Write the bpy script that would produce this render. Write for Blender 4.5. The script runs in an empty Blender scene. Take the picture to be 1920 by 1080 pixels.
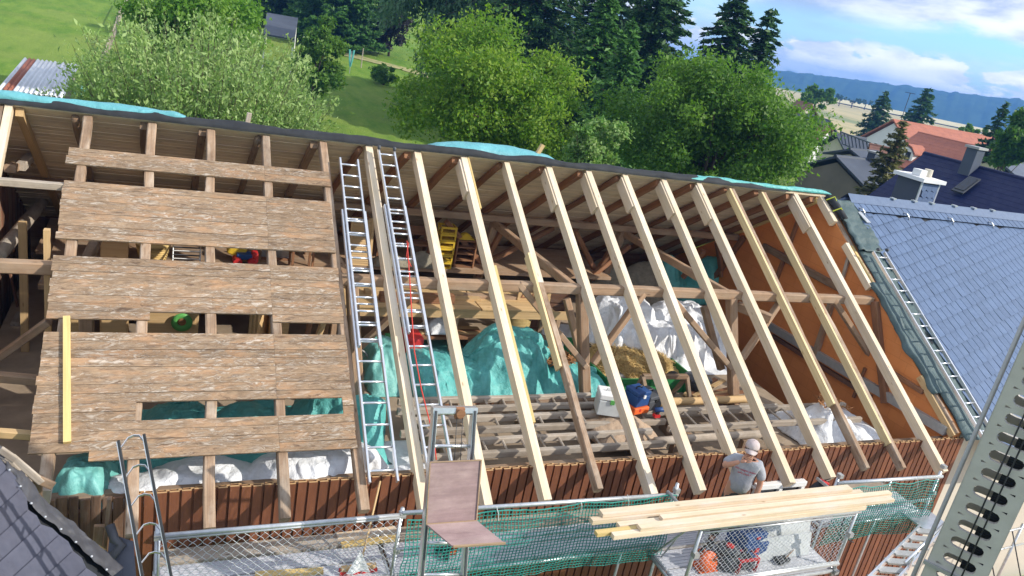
import bpy, bmesh, math, random
import numpy as np
from mathutils import Matrix, Vector, noise as mnoise
from mathutils.bvhtree import BVHTree
random.seed(7); rng = np.random.default_rng(7)
scn = bpy.context.scene
COL = scn.collection
R = math.radians
V = Vector
# ------------------------------------------------------------------ camera
# world: X along the barn ridge, Y away from the viewer, Z up, ridge line at y=0 z=0
YAW, PIT, ROL = R(25.8567), R(18.9780), R(11.1628)
CAM = V((-3.0024, -12.7283, 2.4227)); FPX = 1451.92
fw = V((math.sin(YAW)*math.cos(PIT), math.cos(YAW)*math.cos(PIT), -math.sin(PIT)))
r0 = V((math.cos(YAW), -math.sin(YAW), 0)); u0 = r0.cross(fw)
rt = math.cos(ROL)*r0 + math.sin(ROL)*u0
up = -math.sin(ROL)*r0 + math.cos(ROL)*u0
cd = bpy.data.cameras.new('camera'); cam = bpy.data.objects.new('camera', cd); COL.objects.link(cam)
cd.sensor_width = 36; cd.lens = FPX*36/1920; cd.clip_end = 20000; cd.clip_start = 0.1
cam.matrix_world = Matrix(((rt.x, up.x, -fw.x, CAM.x), (rt.y, up.y, -fw.y, CAM.y), (rt.z, up.z, -fw.z, CAM.z), (0, 0, 0, 1)))
scn.camera = cam
# ------------------------------------------------------------------ light
SUN_EL, SUN_AZ = R(32), R(55)        # azimuth from -Y towards +X
sdir = V((math.cos(SUN_EL)*math.sin(SUN_AZ), -math.cos(SUN_EL)*math.cos(SUN_AZ), math.sin(SUN_EL)))
w = bpy.data.worlds.new('World'); scn.world = w; w.use_nodes = True
wt = w.node_tree; wt.nodes.clear()
def wn(t, **k):
    n = wt.nodes.new(t)
    for a, b in k.items(): setattr(n, a, b)
    return n
wl = wt.links.new
sky = wn('ShaderNodeTexSky', sky_type='NISHITA', sun_disc=False)
sky.sun_elevation = SUN_EL; sky.sun_rotation = math.atan2(sdir.x, sdir.y)
sky.altitude = 300; sky.air_density = 1.2; sky.dust_density = 0.6; sky.ozone_density = 2.0
geo = wn('ShaderNodeTexCoord')
sep = wn('ShaderNodeSeparateXYZ'); wl(geo.outputs['Generated'], sep.inputs[0])
def wm(op, a, b=None, c=None):
    n = wn('ShaderNodeMath', operation=op)
    for i, v in enumerate((a, b, c)):
        if v is None: continue
        if isinstance(v, (int, float)): n.inputs[i].default_value = v
        else: wl(v, n.inputs[i])
    return n.outputs[0]
az = wm('ARCTAN2', sep.outputs[0], sep.outputs[1]); el = wm('ARCSINE', sep.outputs[2])
def cnoise(sx, sy, seed, scale, detail=7, rough=.56, dist=.25):
    cb = wn('ShaderNodeCombineXYZ'); wl(wm('MULTIPLY', az, sx), cb.inputs[0]); wl(wm('MULTIPLY', el, sy), cb.inputs[1]); cb.inputs[2].default_value = seed
    n = wn('ShaderNodeTexNoise'); wl(cb.outputs[0], n.inputs['Vector']); n.inputs['Scale'].default_value = scale
    n.inputs['Detail'].default_value = detail; n.inputs['Roughness'].default_value = rough; n.inputs['Distortion'].default_value = dist
    return n.outputs[0]
def wmap(v, a, b, c=0., d=1.):
    n = wn('ShaderNodeMapRange', interpolation_type='SMOOTHSTEP'); wl(v, n.inputs[0])
    for i, x in enumerate((a, b, c, d)): n.inputs[i+1].default_value = x
    return n.outputs[0]
# low cumulus bank near the horizon, a clear belt, and a wide grey-white deck above it
band = wm('MULTIPLY', wmap(el, -.03, .012), wmap(el, .036, .060, 1, 0))
cum = wmap(wm('ADD', cnoise(1.0, 2.2, 3.1, 17), wm('MULTIPLY', band, .15)), .53, .64)
cum = wm('MULTIPLY', cum, band)
deck = wmap(wm('ADD', cnoise(1, 3.2, 7.7, 4.2, 8, .6), wmap(el, .055, .115, -.01, .24)), .38, .54)
deck = wm('MULTIPLY', deck, wmap(el, .05, .085))
wisp = wm('MULTIPLY', wmap(cnoise(1, 5, 11.3, 6), .42, .75, 0, .55), wmap(el, -.02, .2, 1, .5))
shade = wmap(cnoise(1, 3.0, 2.2, 7, 6), .36, .62)
cc = wn('ShaderNodeMixRGB'); cc.inputs[1].default_value = (1.5, 1.9, 2.8, 1); cc.inputs[2].default_value = (3.7, 3.9, 4.2, 1)
wl(shade, cc.inputs[0])
cw = wn('ShaderNodeMixRGB'); cw.inputs[2].default_value = (4.3, 4.35, 4.4, 1); wl(cc.outputs[0], cw.inputs[1]); wl(wm('MULTIPLY', cum, wmap(cnoise(1, 2.2, 4.4, 20), .4, .6, .35, 1)), cw.inputs[0])
cov = wm('MAXIMUM', wm('MAXIMUM', cum, deck), wisp)
blue = wn('ShaderNodeMixRGB', blend_type='MULTIPLY'); blue.inputs[0].default_value = 1; wl(sky.outputs[0], blue.inputs[1]); blue.inputs[2].default_value = (.35, .54, .86, 1)
mx = wn('ShaderNodeMixRGB'); wl(cov, mx.inputs[0]); wl(blue.outputs[0], mx.inputs[1]); wl(cw.outputs[0], mx.inputs[2])
bg = wn('ShaderNodeBackground'); bg.inputs[1].default_value = 0.15; wl(mx.outputs[0], bg.inputs[0])
wo = wn('ShaderNodeOutputWorld'); wl(bg.outputs[0], wo.inputs[0])
sl = bpy.data.lights.new('sun', 'SUN'); sl.energy = 2.5; sl.angle = R(0.53); sl.color = (1, .94, .84)
so = bpy.data.objects.new('sun', sl); COL.objects.link(so); so.location = (20, -20, 30)
so.rotation_euler = (-sdir).to_track_quat('-Z', 'Y').to_euler()
vs = scn.view_settings; vs.view_transform = 'Standard'; vs.look = 'None'; vs.gamma = 1; vs.exposure = 1.1; vs.use_curve_mapping = False
scn.cycles.max_bounces = 9; scn.cycles.diffuse_bounces = 7; scn.cycles.transparent_max_bounces = 8
scn.cycles.volume_bounces = 0
# ------------------------------------------------------------------ places in the photograph -> places in the world
SLOPE = R(33.0489); CS, SN, TN = math.cos(SLOPE), math.sin(SLOPE), math.tan(SLOPE)
def ray(px, py): return ((px-960)*rt - (py-540)*up + FPX*fw).normalized()
def hit(px, py, n, c):
    d = ray(px, py); n = V(n); return CAM + d*((c - CAM.dot(n))/d.dot(n))
def atX(px, py, v): return hit(px, py, (1, 0, 0), v)
def atY(px, py, v): return hit(px, py, (0, 1, 0), v)
def atZ(px, py, v): return hit(px, py, (0, 0, 1), v)
def atD(px, py, d): return CAM + ray(px, py)*d
NF = V((0, -SN, CS)); NB = V((0, SN, CS))
def RF(px, py, o=0.): return hit(px, py, NF, o)
def fr(x, t, o=0.): return V((x, -t, -t*TN)) + NF*o        # front roof plane: x, horizontal run t, offset o
def br(x, t, o=0.): return V((x, t, -t*TN)) + NB*o         # back roof plane
def pj(P):
    d = V(P)-CAM; z = d.dot(fw); return 960+FPX*d.dot(rt)/z, 540-FPX*d.dot(up)/z
# ------------------------------------------------------------------ object helpers
WM = {}
def link(o, parent=None, M=None):
    COL.objects.link(o); M = M or Matrix.Identity(4)
    WM[o.name] = M
    if parent is not None:
        o.parent = parent; o.matrix_basis = WM[parent.name].inverted() @ M
    else: o.matrix_basis = M
    return o
def tag(o, label=None, cat=None, group=None, kind=None):
    if label: o['label'] = label
    if cat: o['category'] = cat
    if group: o['group'] = group
    if kind: o['kind'] = kind
    return o
def thing(name, label, cat, loc=(0, 0, 0), rz=0., group=None, M=None):
    o = bpy.data.objects.new(name, None); o.empty_display_size = .2
    link(o, None, M or (Matrix.Translation(V(loc)) @ Matrix.Rotation(rz, 4, 'Z')))
    return tag(o, label, cat, group)
def mobj(name, me, mat=None, parent=None, M=None):
    if mat is not None and not me.materials: me.materials.append(mat)
    return link(bpy.data.objects.new(name, me), parent, M)
def mesh(name, verts, faces, smooth=False):
    me = bpy.data.meshes.new(name); me.from_pydata([tuple(v) for v in verts], [], faces); me.update()
    if smooth: me.polygons.foreach_set('use_smooth', [True]*len(me.polygons))
    return me
class MB:
    def __init__(s): s.v = []; s.f = []
    def add(s, vs_, fs_):
        b = len(s.v); s.v += [V(v) for v in vs_]; s.f += [tuple(i+b for i in f) for f in fs_]; return s
    def box(s, c, d, M=None):
        c = V(c); x, y, z = d[0]/2, d[1]/2, d[2]/2
        vs_ = [V((a*x, b*y, e*z)) for a in (-1, 1) for b in (-1, 1) for e in (-1, 1)]
        vs_ = [(M @ v if M else v) + c for v in vs_]
        return s.add(vs_, [(0, 1, 3, 2), (4, 6, 7, 5), (0, 4, 5, 1), (2, 3, 7, 6), (0, 2, 6, 4), (1, 5, 7, 3)])
    def bar(s, p0, p1, w, h, upv=(0, 0, 1)):
        p0 = V(p0); p1 = V(p1); M = axes(p0, p1, upv).to_3x3(); return s.box((p0+p1)/2, ((p1-p0).length, w, h), M)
    def tube(s, p0, p1, r, n=8, r1=None, cap=True):
        return s.path([p0, p1], [r, r if r1 is None else r1], n, cap)
    def path(s, pts, r, n=8, cap=True):
        pts = [V(p) for p in pts]; m = len(pts); rr = r if isinstance(r, (list, tuple)) else [r]*m
        vs_ = []; pu = None
        for i, p in enumerate(pts):
            d = (pts[min(i+1, m-1)]-pts[max(i-1, 0)]).normalized()
            a = pu if pu is not None else (V((0, 0, 1)) if abs(d.z) < .9 else V((1, 0, 0)))
            x = (a - d*a.dot(d)); x = x.normalized() if x.length > 1e-5 else d.orthogonal().normalized()
            y = d.cross(x); pu = x
            for k in range(n):
                t = 2*math.pi*k/n; vs_.append(p + (x*math.cos(t)+y*math.sin(t))*rr[i])
        fs_ = [(i*n+k, i*n+(k+1) % n, (i+1)*n+(k+1) % n, (i+1)*n+k) for i in range(m-1) for k in range(n)]
        if cap: fs_ += [tuple(range(n))[::-1], tuple((m-1)*n+k for k in range(n))]
        return s.add(vs_, fs_)
    def grid(s, nx, ny, fn, closed=False):
        vs_ = [fn(i/nx, j/ny) for j in range(ny+1) for i in range(nx+1)]
        fs_ = [(j*(nx+1)+i, j*(nx+1)+i+1, (j+1)*(nx+1)+i+1, (j+1)*(nx+1)+i) for j in range(ny) for i in range(nx)]
        return s.add(vs_, fs_)
    def lathe(s, c, prof, n=16, M=None):
        c = V(c); m = len(prof)
        vs_ = [V((r*math.cos(2*math.pi*k/n), r*math.sin(2*math.pi*k/n), z)) for r, z in prof for k in range(n)]
        vs_ = [(M @ v if M else v)+c for v in vs_]
        fs_ = [(i*n+k, i*n+(k+1) % n, (i+1)*n+(k+1) % n, (i+1)*n+k) for i in range(m-1) for k in range(n)]
        fs_ += [tuple(range(n))[::-1], tuple((m-1)*n+k for k in range(n))]
        return s.add(vs_, fs_)
    def prism(s, poly, d):          # polygon of world points extruded by vector d
        n = len(poly); d = V(d); vs_ = [V(p) for p in poly]+[V(p)+d for p in poly]
        return s.add(vs_, [tuple(range(n))[::-1], tuple(range(n, 2*n))]+[(i, (i+1) % n, n+(i+1) % n, n+i) for i in range(n)])
    def me(s, name, smooth=False, M=None):
        vs_ = [M @ v for v in s.v] if M else s.v
        return mesh(name, vs_, s.f, smooth)
    def build(s, name, mat, parent=None, smooth=False, bevel=0.):
        # vertices are world space; the object sits at the parent's frame
        M = WM[parent.name] if parent is not None else Matrix.Translation(sum(s.v, V())/len(s.v))
        me = s.me(name, smooth, M.inverted())
        o = mobj(name, me, mat, parent, M)
        if bevel:
            b = o.modifiers.new('bevel', 'BEVEL'); b.width = bevel; b.segments = 2; b.limit_method = 'ANGLE'
        return o
def axes(p0, p1, upv=(0, 0, 1)):
    p0 = V(p0); x = (V(p1)-p0).normalized(); z = V(upv); z = z - x*z.dot(x)
    z = z.normalized() if z.length > 1e-4 else x.orthogonal().normalized()
    y = z.cross(x)
    return Matrix(((x.x, y.x, z.x, p0.x), (x.y, y.y, z.y, p0.y), (x.z, y.z, z.z, p0.z), (0, 0, 0, 1)))
def beam(name, p0, p1, w, h, mat, parent=None, upv=(0, 0, 1), rough=0., seg=10, round_=False):
    # a timber with its own frame: local X runs along the grain
    L = (V(p1)-V(p0)).length; M = axes(p0, p1, upv)
    if rough == 0 and not round_:
        b = MB().box((L/2, 0, 0), (L, w, h)); me = b.me(name)
    else:
        n = 8; vs_ = []; sd = random.random()*50
        seg = max(4, int(L/.25)) if seg == 10 else seg
        for i in range(seg+1):
            x = L*i/seg; ox = mnoise.noise(V((x*.7, sd, 0)))*rough*1.5; oz = mnoise.noise(V((x*.7, sd, 9)))*rough*1.2
            for k in range(n):
                if round_: a = 2*math.pi*k/n; y, z = math.cos(a)*w/2, math.sin(a)*h/2
                else:
                    c = .78; y, z = [(1, c), (c, 1), (-c, 1), (-1, c), (-1, -c), (-c, -1), (c, -1), (1, -c)][k]; y *= w/2; z *= h/2
                j = 1+mnoise.noise(V((x*2.3, k*1.7, sd)))*rough*6
                vs_.append((x, ox+y*j, oz+z*j))
        f = [(i*n+k, i*n+(k+1) % n, (i+1)*n+(k+1) % n, (i+1)*n+k) for i in range(seg) for k in range(n)]
        f += [tuple(range(n))[::-1], tuple(seg*n+k for k in range(n))]
        me = mesh(name, vs_, f, round_)
    return mobj(name, me, mat, parent, M)
# ------------------------------------------------------------------ materials
class NT:
    def __init__(s, name, rough=.7, metal=0., spec=.3):
        s.m = bpy.data.materials.new(name); s.m.use_nodes = True; s.t = s.m.node_tree
        s.b = s.t.nodes['Principled BSDF']; s.b.inputs['Roughness'].default_value = rough
        s.b.inputs['Metallic'].default_value = metal; s.b.inputs['Specular IOR Level'].default_value = spec
        s.out = s.t.nodes['Material Output']; s._tc = None
    def n(s, t, **k):
        n = s.t.nodes.new(t)
        for a, b in k.items(): setattr(n, a, b)
        return n
    def l(s, a, b): s.t.links.new(a, b)
    def setin(s, inp, v):
        if isinstance(v, (int, float)): inp.default_value = v
        elif isinstance(v, tuple): inp.default_value = v if len(v) == 4 or len(inp.default_value) == 3 else (*v, 1)
        else: s.l(v, inp)
    def tc(s, which='Object'):
        if s._tc is None: s._tc = s.n('ShaderNodeTexCoord')
        return s._tc.outputs[which]
    def map(s, v, sc, loc=(0, 0, 0)):
        n = s.n('ShaderNodeMapping'); s.l(v, n.inputs[0]); n.inputs['Scale'].default_value = sc
        if isinstance(loc, tuple): n.inputs['Location'].default_value = loc
        else: s.l(loc, n.inputs['Location'])
        return n.outputs[0]
    def noise(s, v, scale, detail=4, rough=.55, dist=0.):
        n = s.n('ShaderNodeTexNoise'); s.l(v, n.inputs['Vector']); n.inputs['Scale'].default_value = scale
        n.inputs['Detail'].default_value = detail; n.inputs['Roughness'].default_value = rough; n.inputs['Distortion'].default_value = dist
        return n.outputs[0]
    def mr(s, v, a, b, c=0., d=1.):
        n = s.n('ShaderNodeMapRange'); s.l(v, n.inputs[0])
        for i, x in enumerate((a, b, c, d)): n.inputs[i+1].default_value = x
        return n.outputs[0]
    def mix(s, f, a, b, mode='MIX'):
        n = s.n('ShaderNodeMixRGB', blend_type=mode); s.setin(n.inputs[0], f); s.setin(n.inputs[1], a); s.setin(n.inputs[2], b); return n.outputs[0]
    def math(s, op, a, b=0.):
        n = s.n('ShaderNodeMath', operation=op); s.setin(n.inputs[0], a); s.setin(n.inputs[1], b); return n.outputs[0]
    def rnd(s): return s.n('ShaderNodeObjectInfo').outputs['Random']
    def rndloc(s):
        n = s.n('ShaderNodeCombineXYZ'); r = s.rnd(); s.l(s.math('MULTIPLY', r, 57.), n.inputs[0]); s.l(s.math('MULTIPLY', r, 31.), n.inputs[1]); s.l(s.math('MULTIPLY', r, 83.), n.inputs[2]); return n.outputs[0]
    def hsv(s, c, val):
        n = s.n('ShaderNodeHueSaturation'); s.setin(n.inputs['Color'], c); s.setin(n.inputs['Value'], val); return n.outputs[0]
    def bump(s, h, st=.4, dist=.01):
        n = s.n('ShaderNodeBump'); n.inputs['Strength'].default_value = st; n.inputs['Distance'].default_value = dist; s.l(h, n.inputs['Height']); s.l(n.outputs[0], s.b.inputs['Normal'])
    def col(s, c): s.setin(s.b.inputs['Base Color'], c); return s
def wood(name, c1, c2, grain=1., knots=None, rough=.75, vary=.25, grey=None, bump=.3, dirt=0.):
    t = NT(name, rough); v = t.map(t.tc(), (1, 1, 1), t.rndloc())
    g = t.noise(t.map(v, (.7, 14*grain, 14*grain)), 1.6, 6, .6, .6)
    g2 = t.noise(t.map(v, (.5, 60*grain, 60*grain)), 1., 3, .6)
    c = t.mix(t.mr(g, .3, .7), c1, c2)
    c = t.mix(t.mr(g2, .35, .75, 0, .35), c, tuple(x*.55 for x in c2))
    if grey:
        c = t.mix(t.mr(t.noise(t.map(v, (.9, 3, 3)), 1.7, 5, .65), .45, .68, 0, .85), c, grey)
    if knots:
        n = t.n('ShaderNodeTexVoronoi'); t.l(t.map(v, (2.2, 7, 7)), n.inputs['Vector']); n.inputs['Scale'].default_value = 1.
        c = t.mix(t.mr(n.outputs['Distance'], .05, .11, .75, 0), c, knots)
    if dirt: c = t.mix(t.mr(t.noise(v, 2.3, 6, .7), .45, .75, 0, dirt), c, (.05, .035, .025))
    c = t.hsv(c, t.mr(t.rnd(), 0, 1, 1-vary, 1+vary))
    t.col(c); t.bump(t.math('ADD', g, g2), bump, .006); return t.m
def plain(name, c1, c2=None, scale=6., rough=.6, metal=0., spec=.3, bump=.1, vary=0., dist=.004, detail=5, stretch=(1, 1, 1)):
    t = NT(name, rough, metal, spec); v = t.map(t.tc(), stretch, t.rndloc())
    g = t.noise(v, scale, detail, .6)
    c = t.mix(t.mr(g, .3, .7), c1, c2 or tuple(x*.7 for x in c1))
    if vary: c = t.hsv(c, t.mr(t.rnd(), 0, 1, 1-vary, 1+vary))
    t.col(c)
    if bump: t.bump(g, bump, dist)
    return t.m
M = {}
M['new'] = wood('new_spruce', (.77, .64, .46), (.66, .52, .35), 1.1, (.30, .17, .08), .7, .07, (.70, .60, .50), .25, .10)
M['newy'] = wood('yellow_spruce', (.72, .55, .24), (.60, .42, .16), .8, (.36, .2, .07), .7, .08, bump=.15)
M['newp'] = wood('honey_spruce', (.76, .62, .36), (.66, .50, .26), .8, (.36, .2, .07), .7, .08, bump=.15)
M['old'] = wood('old_oak', (.36, .235, .145), (.22, .135, .08), 1, (.06, .035, .02), .85, .2, (.30, .24, .18), .6, .5)
M['rough'] = wood('rough_old_rafter', (.43, .30, .20), (.27, .17, .105), 1.2, (.07, .04, .02), .9, .15, (.50, .41, .32), .9, .55)
M['frame'] = wood('frame_timber', (.44, .29, .185), (.31, .195, .115), 1, (.12, .06, .03), .8, .15, (.37, .28, .20), .4, .35)
M['brace'] = wood('reddish_timber', (.34, .17, .085), (.22, .10, .05), 1, (.06, .03, .015), .8, .2, None, .4, .35)
M['ceil'] = wood('roof_boarding', (.80, .67, .49), (.71, .57, .39), .8, (.2, .11, .06), .8, .09, (.55, .44, .33), .3, .12)
M['grey'] = wood('weathered_grey_wood', (.46, .39, .31), (.33, .27, .21), 1, (.09, .07, .05), .9, .15, (.44, .40, .35), .5, .4)
M['ply'] = wood('pine_board', (.60, .42, .22), (.52, .34, .16), .7, (.3, .16, .06), .7, .1)
M['darkboard'] = wood('dark_red_board', (.24, .115, .065), (.16, .075, .045), 1, None, .9, .3, (.25, .16, .11), .6, .5)
# weathered sheathing: tan boards with pale flaked patches
def sheathing():
    t = NT('weathered_sheathing', .85); v = t.map(t.tc(), (1, 1, 1), t.rndloc())
    wv = t.noise(t.map(v, (2.0, 7, 7)), 1.3, 3, .5)
    vw = t.n('ShaderNodeVectorMath', operation='ADD'); t.l(v, vw.inputs[0]); cb = t.n('ShaderNodeCombineXYZ'); t.l(t.math('MULTIPLY', wv, .16), cb.inputs[1]); t.l(t.math('MULTIPLY', wv, .3), cb.inputs[0]); t.l(cb.outputs[0], vw.inputs[1]); v2 = vw.outputs[0]
    g = t.noise(t.map(v2, (4.2, 17, 17)), 1.5, 6, .7, .8)
    c = t.mix(t.mr(g, .34, .66), (.345, .24, .15), (.18, .12, .075))
    c = t.mix(t.mr(t.noise(t.map(v, (1.5, 5, 5), (3, 8, 1)), 1.5, 3), .5, .68, 0, .6), c, (.46, .26, .135))
    fl = t.math('MULTIPLY', t.mr(t.noise(t.map(v2, (5.5, 24, 24), (9, 1, 4)), 1.4, 6, .68, 1.), .50, .60), t.mr(t.noise(t.map(v, (1.3, 3, 3), (2, 2, 2)), 1.1, 5, .7), .38, .58))
    c = t.mix(t.math('MULTIPLY', fl, .68), c, (.60, .53, .45))
    dk = t.mr(t.noise(t.map(v2, (3.4, 30, 30), (1, 7, 3)), 1.5, 5, .65, .9), .55, .68)
    c = t.mix(t.math('MULTIPLY', dk, .85), c, (.10, .06, .04))
    n = t.n('ShaderNodeTexVoronoi'); t.l(t.map(v, (2.6, 9, 9)), n.inputs['Vector']); c = t.mix(t.mr(n.outputs['Distance'], .06, .13, .8, 0), c, (.10, .05, .025))
    t.col(t.hsv(c, t.mr(t.rnd(), 0, 1, .84, 1.12))); t.bump(t.math('ADD', g, fl), .6, .01); return t.m
M['sheath'] = sheathing()
def endgrain(name, face1, face2, top):
    # painted board whose sawn end is bare wood
    t = NT(name, .55, 0, .4); v = t.map(t.tc(), (1, 1, 1), t.rndloc())
    c = t.mix(t.mr(t.noise(t.map(v, (7, 7, 1.4)), 3, 5, .65), .3, .7), face1, face2)
    c = t.mix(t.mr(t.noise(t.map(v, (9, 9, 5)), 5, 6, .7), .62, .75, 0, .6), c, (.34, .20, .12))
    c = t.hsv(c, t.mr(t.rnd(), 0, 1, .8, 1.2))
    g = t.n('ShaderNodeNewGeometry'); sx = t.n('ShaderNodeSeparateXYZ'); t.l(g.outputs['True Normal'], sx.inputs[0])
    c = t.mix(t.mr(sx.outputs[2], .85, .9), c, top); t.col(c); t.bump(t.noise(t.map(v, (8, 8, 1)), 6, 4), .25, .004); return t.m
M['wallboard'] = endgrain('brown_profile_board', (.205, .075, .034), (.145, .052, .026), (.46, .28, .13))
M['wallold'] = wood('bare_worn_board', (.22, .12, .07), (.11, .06, .04), 1.2, None, .9, .3, (.27, .2, .15), .8, .6)
def slate(name, a, b, rough=.38, spec=.5, vary=.12):
    t = NT(name, rough, 0, spec); v = t.map(t.tc(), (1, 1, 1), t.rndloc())
    g = t.noise(v, 9, 6, .65); c = t.mix(t.mr(g, .3, .7), a, b); c = t.hsv(c, t.mr(t.rnd(), 0, 1, 1-vary, 1+vary)); t.col(c); t.bump(g, .2, .004)
    t.l(t.mr(t.noise(v, 4, 4), .3, .7, rough-.08, rough+.12), t.b.inputs['Roughness']); return t.m
M['slate'] = slate('blue_grey_slate', (.115, .168, .275), (.085, .13, .225), .5, .4, .09)
M['slatedark'] = slate('dark_slate', (.095, .10, .135), (.07, .075, .105), .42, .5, .1)
M['bluetile'] = slate('dark_blue_glazed_tile', (.006, .011, .062), (.004, .008, .045), .5, .22, .15)
M['redtile'] = plain('red_clay_tile', (.42, .155, .095), (.32, .12, .08), 1.6, .8, bump=.3, vary=.1)
M['browntile'] = plain('brown_clay_tile', (.22, .105, .07), (.15, .08, .06), 1.4, .8, bump=.3, vary=.15)
M['slateroof'] = plain('grey_roof_covering', (.075, .09, .12), (.055, .065, .09), .6, .6, bump=.2, vary=.2)
M['white'] = plain('white_render', (.78, .78, .77), (.70, .70, .70), .7, .85, bump=.05)
M['cream'] = plain('cream_render', (.62, .57, .47), (.54, .49, .40), .7, .85, bump=.05)
M['greyrender'] = plain('grey_brown_render', (.27, .235, .195), (.20, .175, .145), .7, .9, bump=.1)
M['glass'] = plain('dark_window_glass', (.02, .025, .035), (.015, .018, .025), 1, .08, 0, .6, 0)
M['alu'] = plain('aluminium', (.78, .79, .81), (.66, .67, .70), 14, .32, .85, .5, .06)
M['galv'] = plain('galvanised_steel', (.60, .62, .64), (.46, .48, .50), 18, .42, .7, .5, .08)
M['galvdull'] = plain('dull_galvanised_steel', (.42, .42, .41), (.34, .34, .335), 9, .6, .35, .4, .15)
M['deck'] = plain('ribbed_deck_metal', (.60, .61, .64), (.48, .49, .52), 7, .45, .25, .5, .1)
M['greypaint'] = plain('grey_painted_steel', (.58, .55, .51), (.46, .435, .40), 3.5, .55, .1, .4, .1)
M['black'] = plain('black_plastic', (.022, .022, .024), (.014, .014, .015), 6, .5, 0, .4, .05)
M['rubber'] = plain('dark_rail_steel', (.045, .047, .052), (.03, .032, .036), 8, .45, .3, .4, .08)
M['white_p'] = plain('white_plastic', (.80, .80, .79), (.72, .72, .71), 3, .45, 0, .4, .03)
def cloth(name, a, b, rough=.5, sc=7., spec=.4, wr=.5):
    t = NT(name, rough, 0, spec); v = t.tc(); g = t.noise(v, sc, 6, .62, .8); g2 = t.noise(v, sc*4.5, 3, .6, 1.)
    c = t.mix(t.mr(g, .3, .7), a, b); t.col(c)
    t.bump(t.math('ADD', g, t.math('MULTIPLY', g2, .35)), wr, .03); return t.m
M['teal'] = cloth('teal_tarpaulin', (.13, .48, .45), (.085, .37, .355), .42, 7, .5, 1.)
M['tealpale'] = cloth('pale_teal_tarpaulin', (.19, .47, .43), (.12, .38, .35), .45, 6, .5, .7)
M['cyan'] = cloth('cyan_tarpaulin', (.15, .44, .48), (.10, .33, .37), .45, 5, .4, .8)
M['whitetarp'] = cloth('white_sheeting', (.78, .79, .80), (.64, .66, .69), .38, 7, .5, 1.)
M['felt'] = plain('black_roofing_felt', (.035, .038, .043), (.02, .022, .026), 5, .75, 0, .3, .5, dist=.02)
M['membrane'] = cloth('green_grey_membrane', (.085, .125, .125), (.05, .085, .09), .55, 5, .35, .7)
M['beigecloth'] = cloth('beige_dust_sheet', (.47, .35, .25), (.36, .26, .18), .85, 8, .2, .8)
M['khaki'] = cloth('khaki_canvas', (.32, .29, .22), (.2, .18, .14), .85, 8, .2, .8)
M['straw'] = wood('straw', (.62, .46, .20), (.40, .27, .10), 1, None, .9, .35)
M['leaves_dead'] = wood('dead_leaves', (.36, .18, .07), (.22, .10, .04), 1, None, .9, .3)
def orange_wall():
    t = NT('orange_gable_wall', .8); v = t.tc()
    br_ = t.n('ShaderNodeTexBrick'); t.l(t.map(v, (1, 1, 1)), br_.inputs['Vector']); br_.inputs['Scale'].default_value = 1
    br_.inputs['Brick Width'].default_value = .42; br_.inputs['Row Height'].default_value = .24; br_.inputs['Mortar Size'].default_value = .006; br_.inputs['Mortar Smooth'].default_value = .5
    br_.inputs['Color1'].default_value = (.70, .27, .085, 1); br_.inputs['Color2'].default_value = (.65, .24, .072, 1); br_.inputs['Mortar'].default_value = (.56, .20, .06, 1)
    c = t.mix(t.mr(t.noise(v, 1.3, 5, .6), .4, .7, 0, .4), br_.outputs['Color'], (.47, .16, .055))
    t.col(c); t.bump(t.math('ADD', br_.outputs['Fac'], t.noise(v, 8, 5)), .25, -.006); return t.m
M['orange'] = orange_wall()
def flat(name, c, rough=.5, metal=0., spec=.4): return plain(name, c, tuple(x*.82 for x in c), 5, rough, metal, spec, .03)
M['red'] = flat('red_plastic', (.55, .03, .03)); M['orangep'] = flat('orange_plastic', (.75, .14, .03)); M['bluep'] = flat('blue_plastic', (.02, .07, .22))
M['yellowp'] = flat('yellow_plastic', (.72, .48, .04)); M['greenp'] = flat('green_paint', (.03, .22, .07)); M['limegreen'] = flat('bright_green', (.12, .42, .10)); M['greyp'] = flat('light_grey_plastic', (.60, .63, .63))
M['dgreyp'] = flat('dark_grey_plastic', (.075, .08, .09)); M['netgreen'] = flat('green_net_cord', (.01, .23, .19), .6); M['phenolic'] = wood('mauve_plywood', (.36, .25, .245), (.27, .185, .18), .35, None, .75, .03, (.42, .31, .29), .35, .3)
M['plyedge'] = wood('ply_edge', (.42, .30, .19), (.3, .2, .12), 1, None, .8, .1)
M['rope'] = flat('red_rope', (.62, .06, .04), .8); M['dirtfloor'] = plain('barn_floor', (.36, .28, .20), (.22, .165, .115), 2, .95, bump=.5, dist=.02)
def bark_(): return plain('bark', (.12, .09, .065), (.06, .045, .035), 5, .95, bump=.8, dist=.03, stretch=(1, 1, .25))
M['bark'] = bark_()
def leafmat(name, a, b, tr=.35):
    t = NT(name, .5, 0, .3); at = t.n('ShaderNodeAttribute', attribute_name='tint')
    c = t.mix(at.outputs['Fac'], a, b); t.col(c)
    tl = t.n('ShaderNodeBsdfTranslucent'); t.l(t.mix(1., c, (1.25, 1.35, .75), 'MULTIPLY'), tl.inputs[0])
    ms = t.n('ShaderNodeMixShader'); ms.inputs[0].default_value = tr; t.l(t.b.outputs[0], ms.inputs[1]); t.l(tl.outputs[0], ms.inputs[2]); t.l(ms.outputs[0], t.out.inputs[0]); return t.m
M['leaf'] = leafmat('mid_green_leaves', (.11, .235, .022), (.28, .40, .05), .45)
M['leafdk'] = leafmat('deep_green_leaves', (.07, .17, .022), (.16, .29, .04), .45)
M['leafsilver'] = leafmat('silvery_leaves', (.12, .26, .045), (.36, .48, .19), .35)
M['leafbright'] = leafmat('bright_green_leaves', (.11, .25, .025), (.26, .42, .06), .45)
M['needle'] = leafmat('dark_spruce_needles', (.022, .068, .02), (.06, .14, .035), .2)
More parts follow.
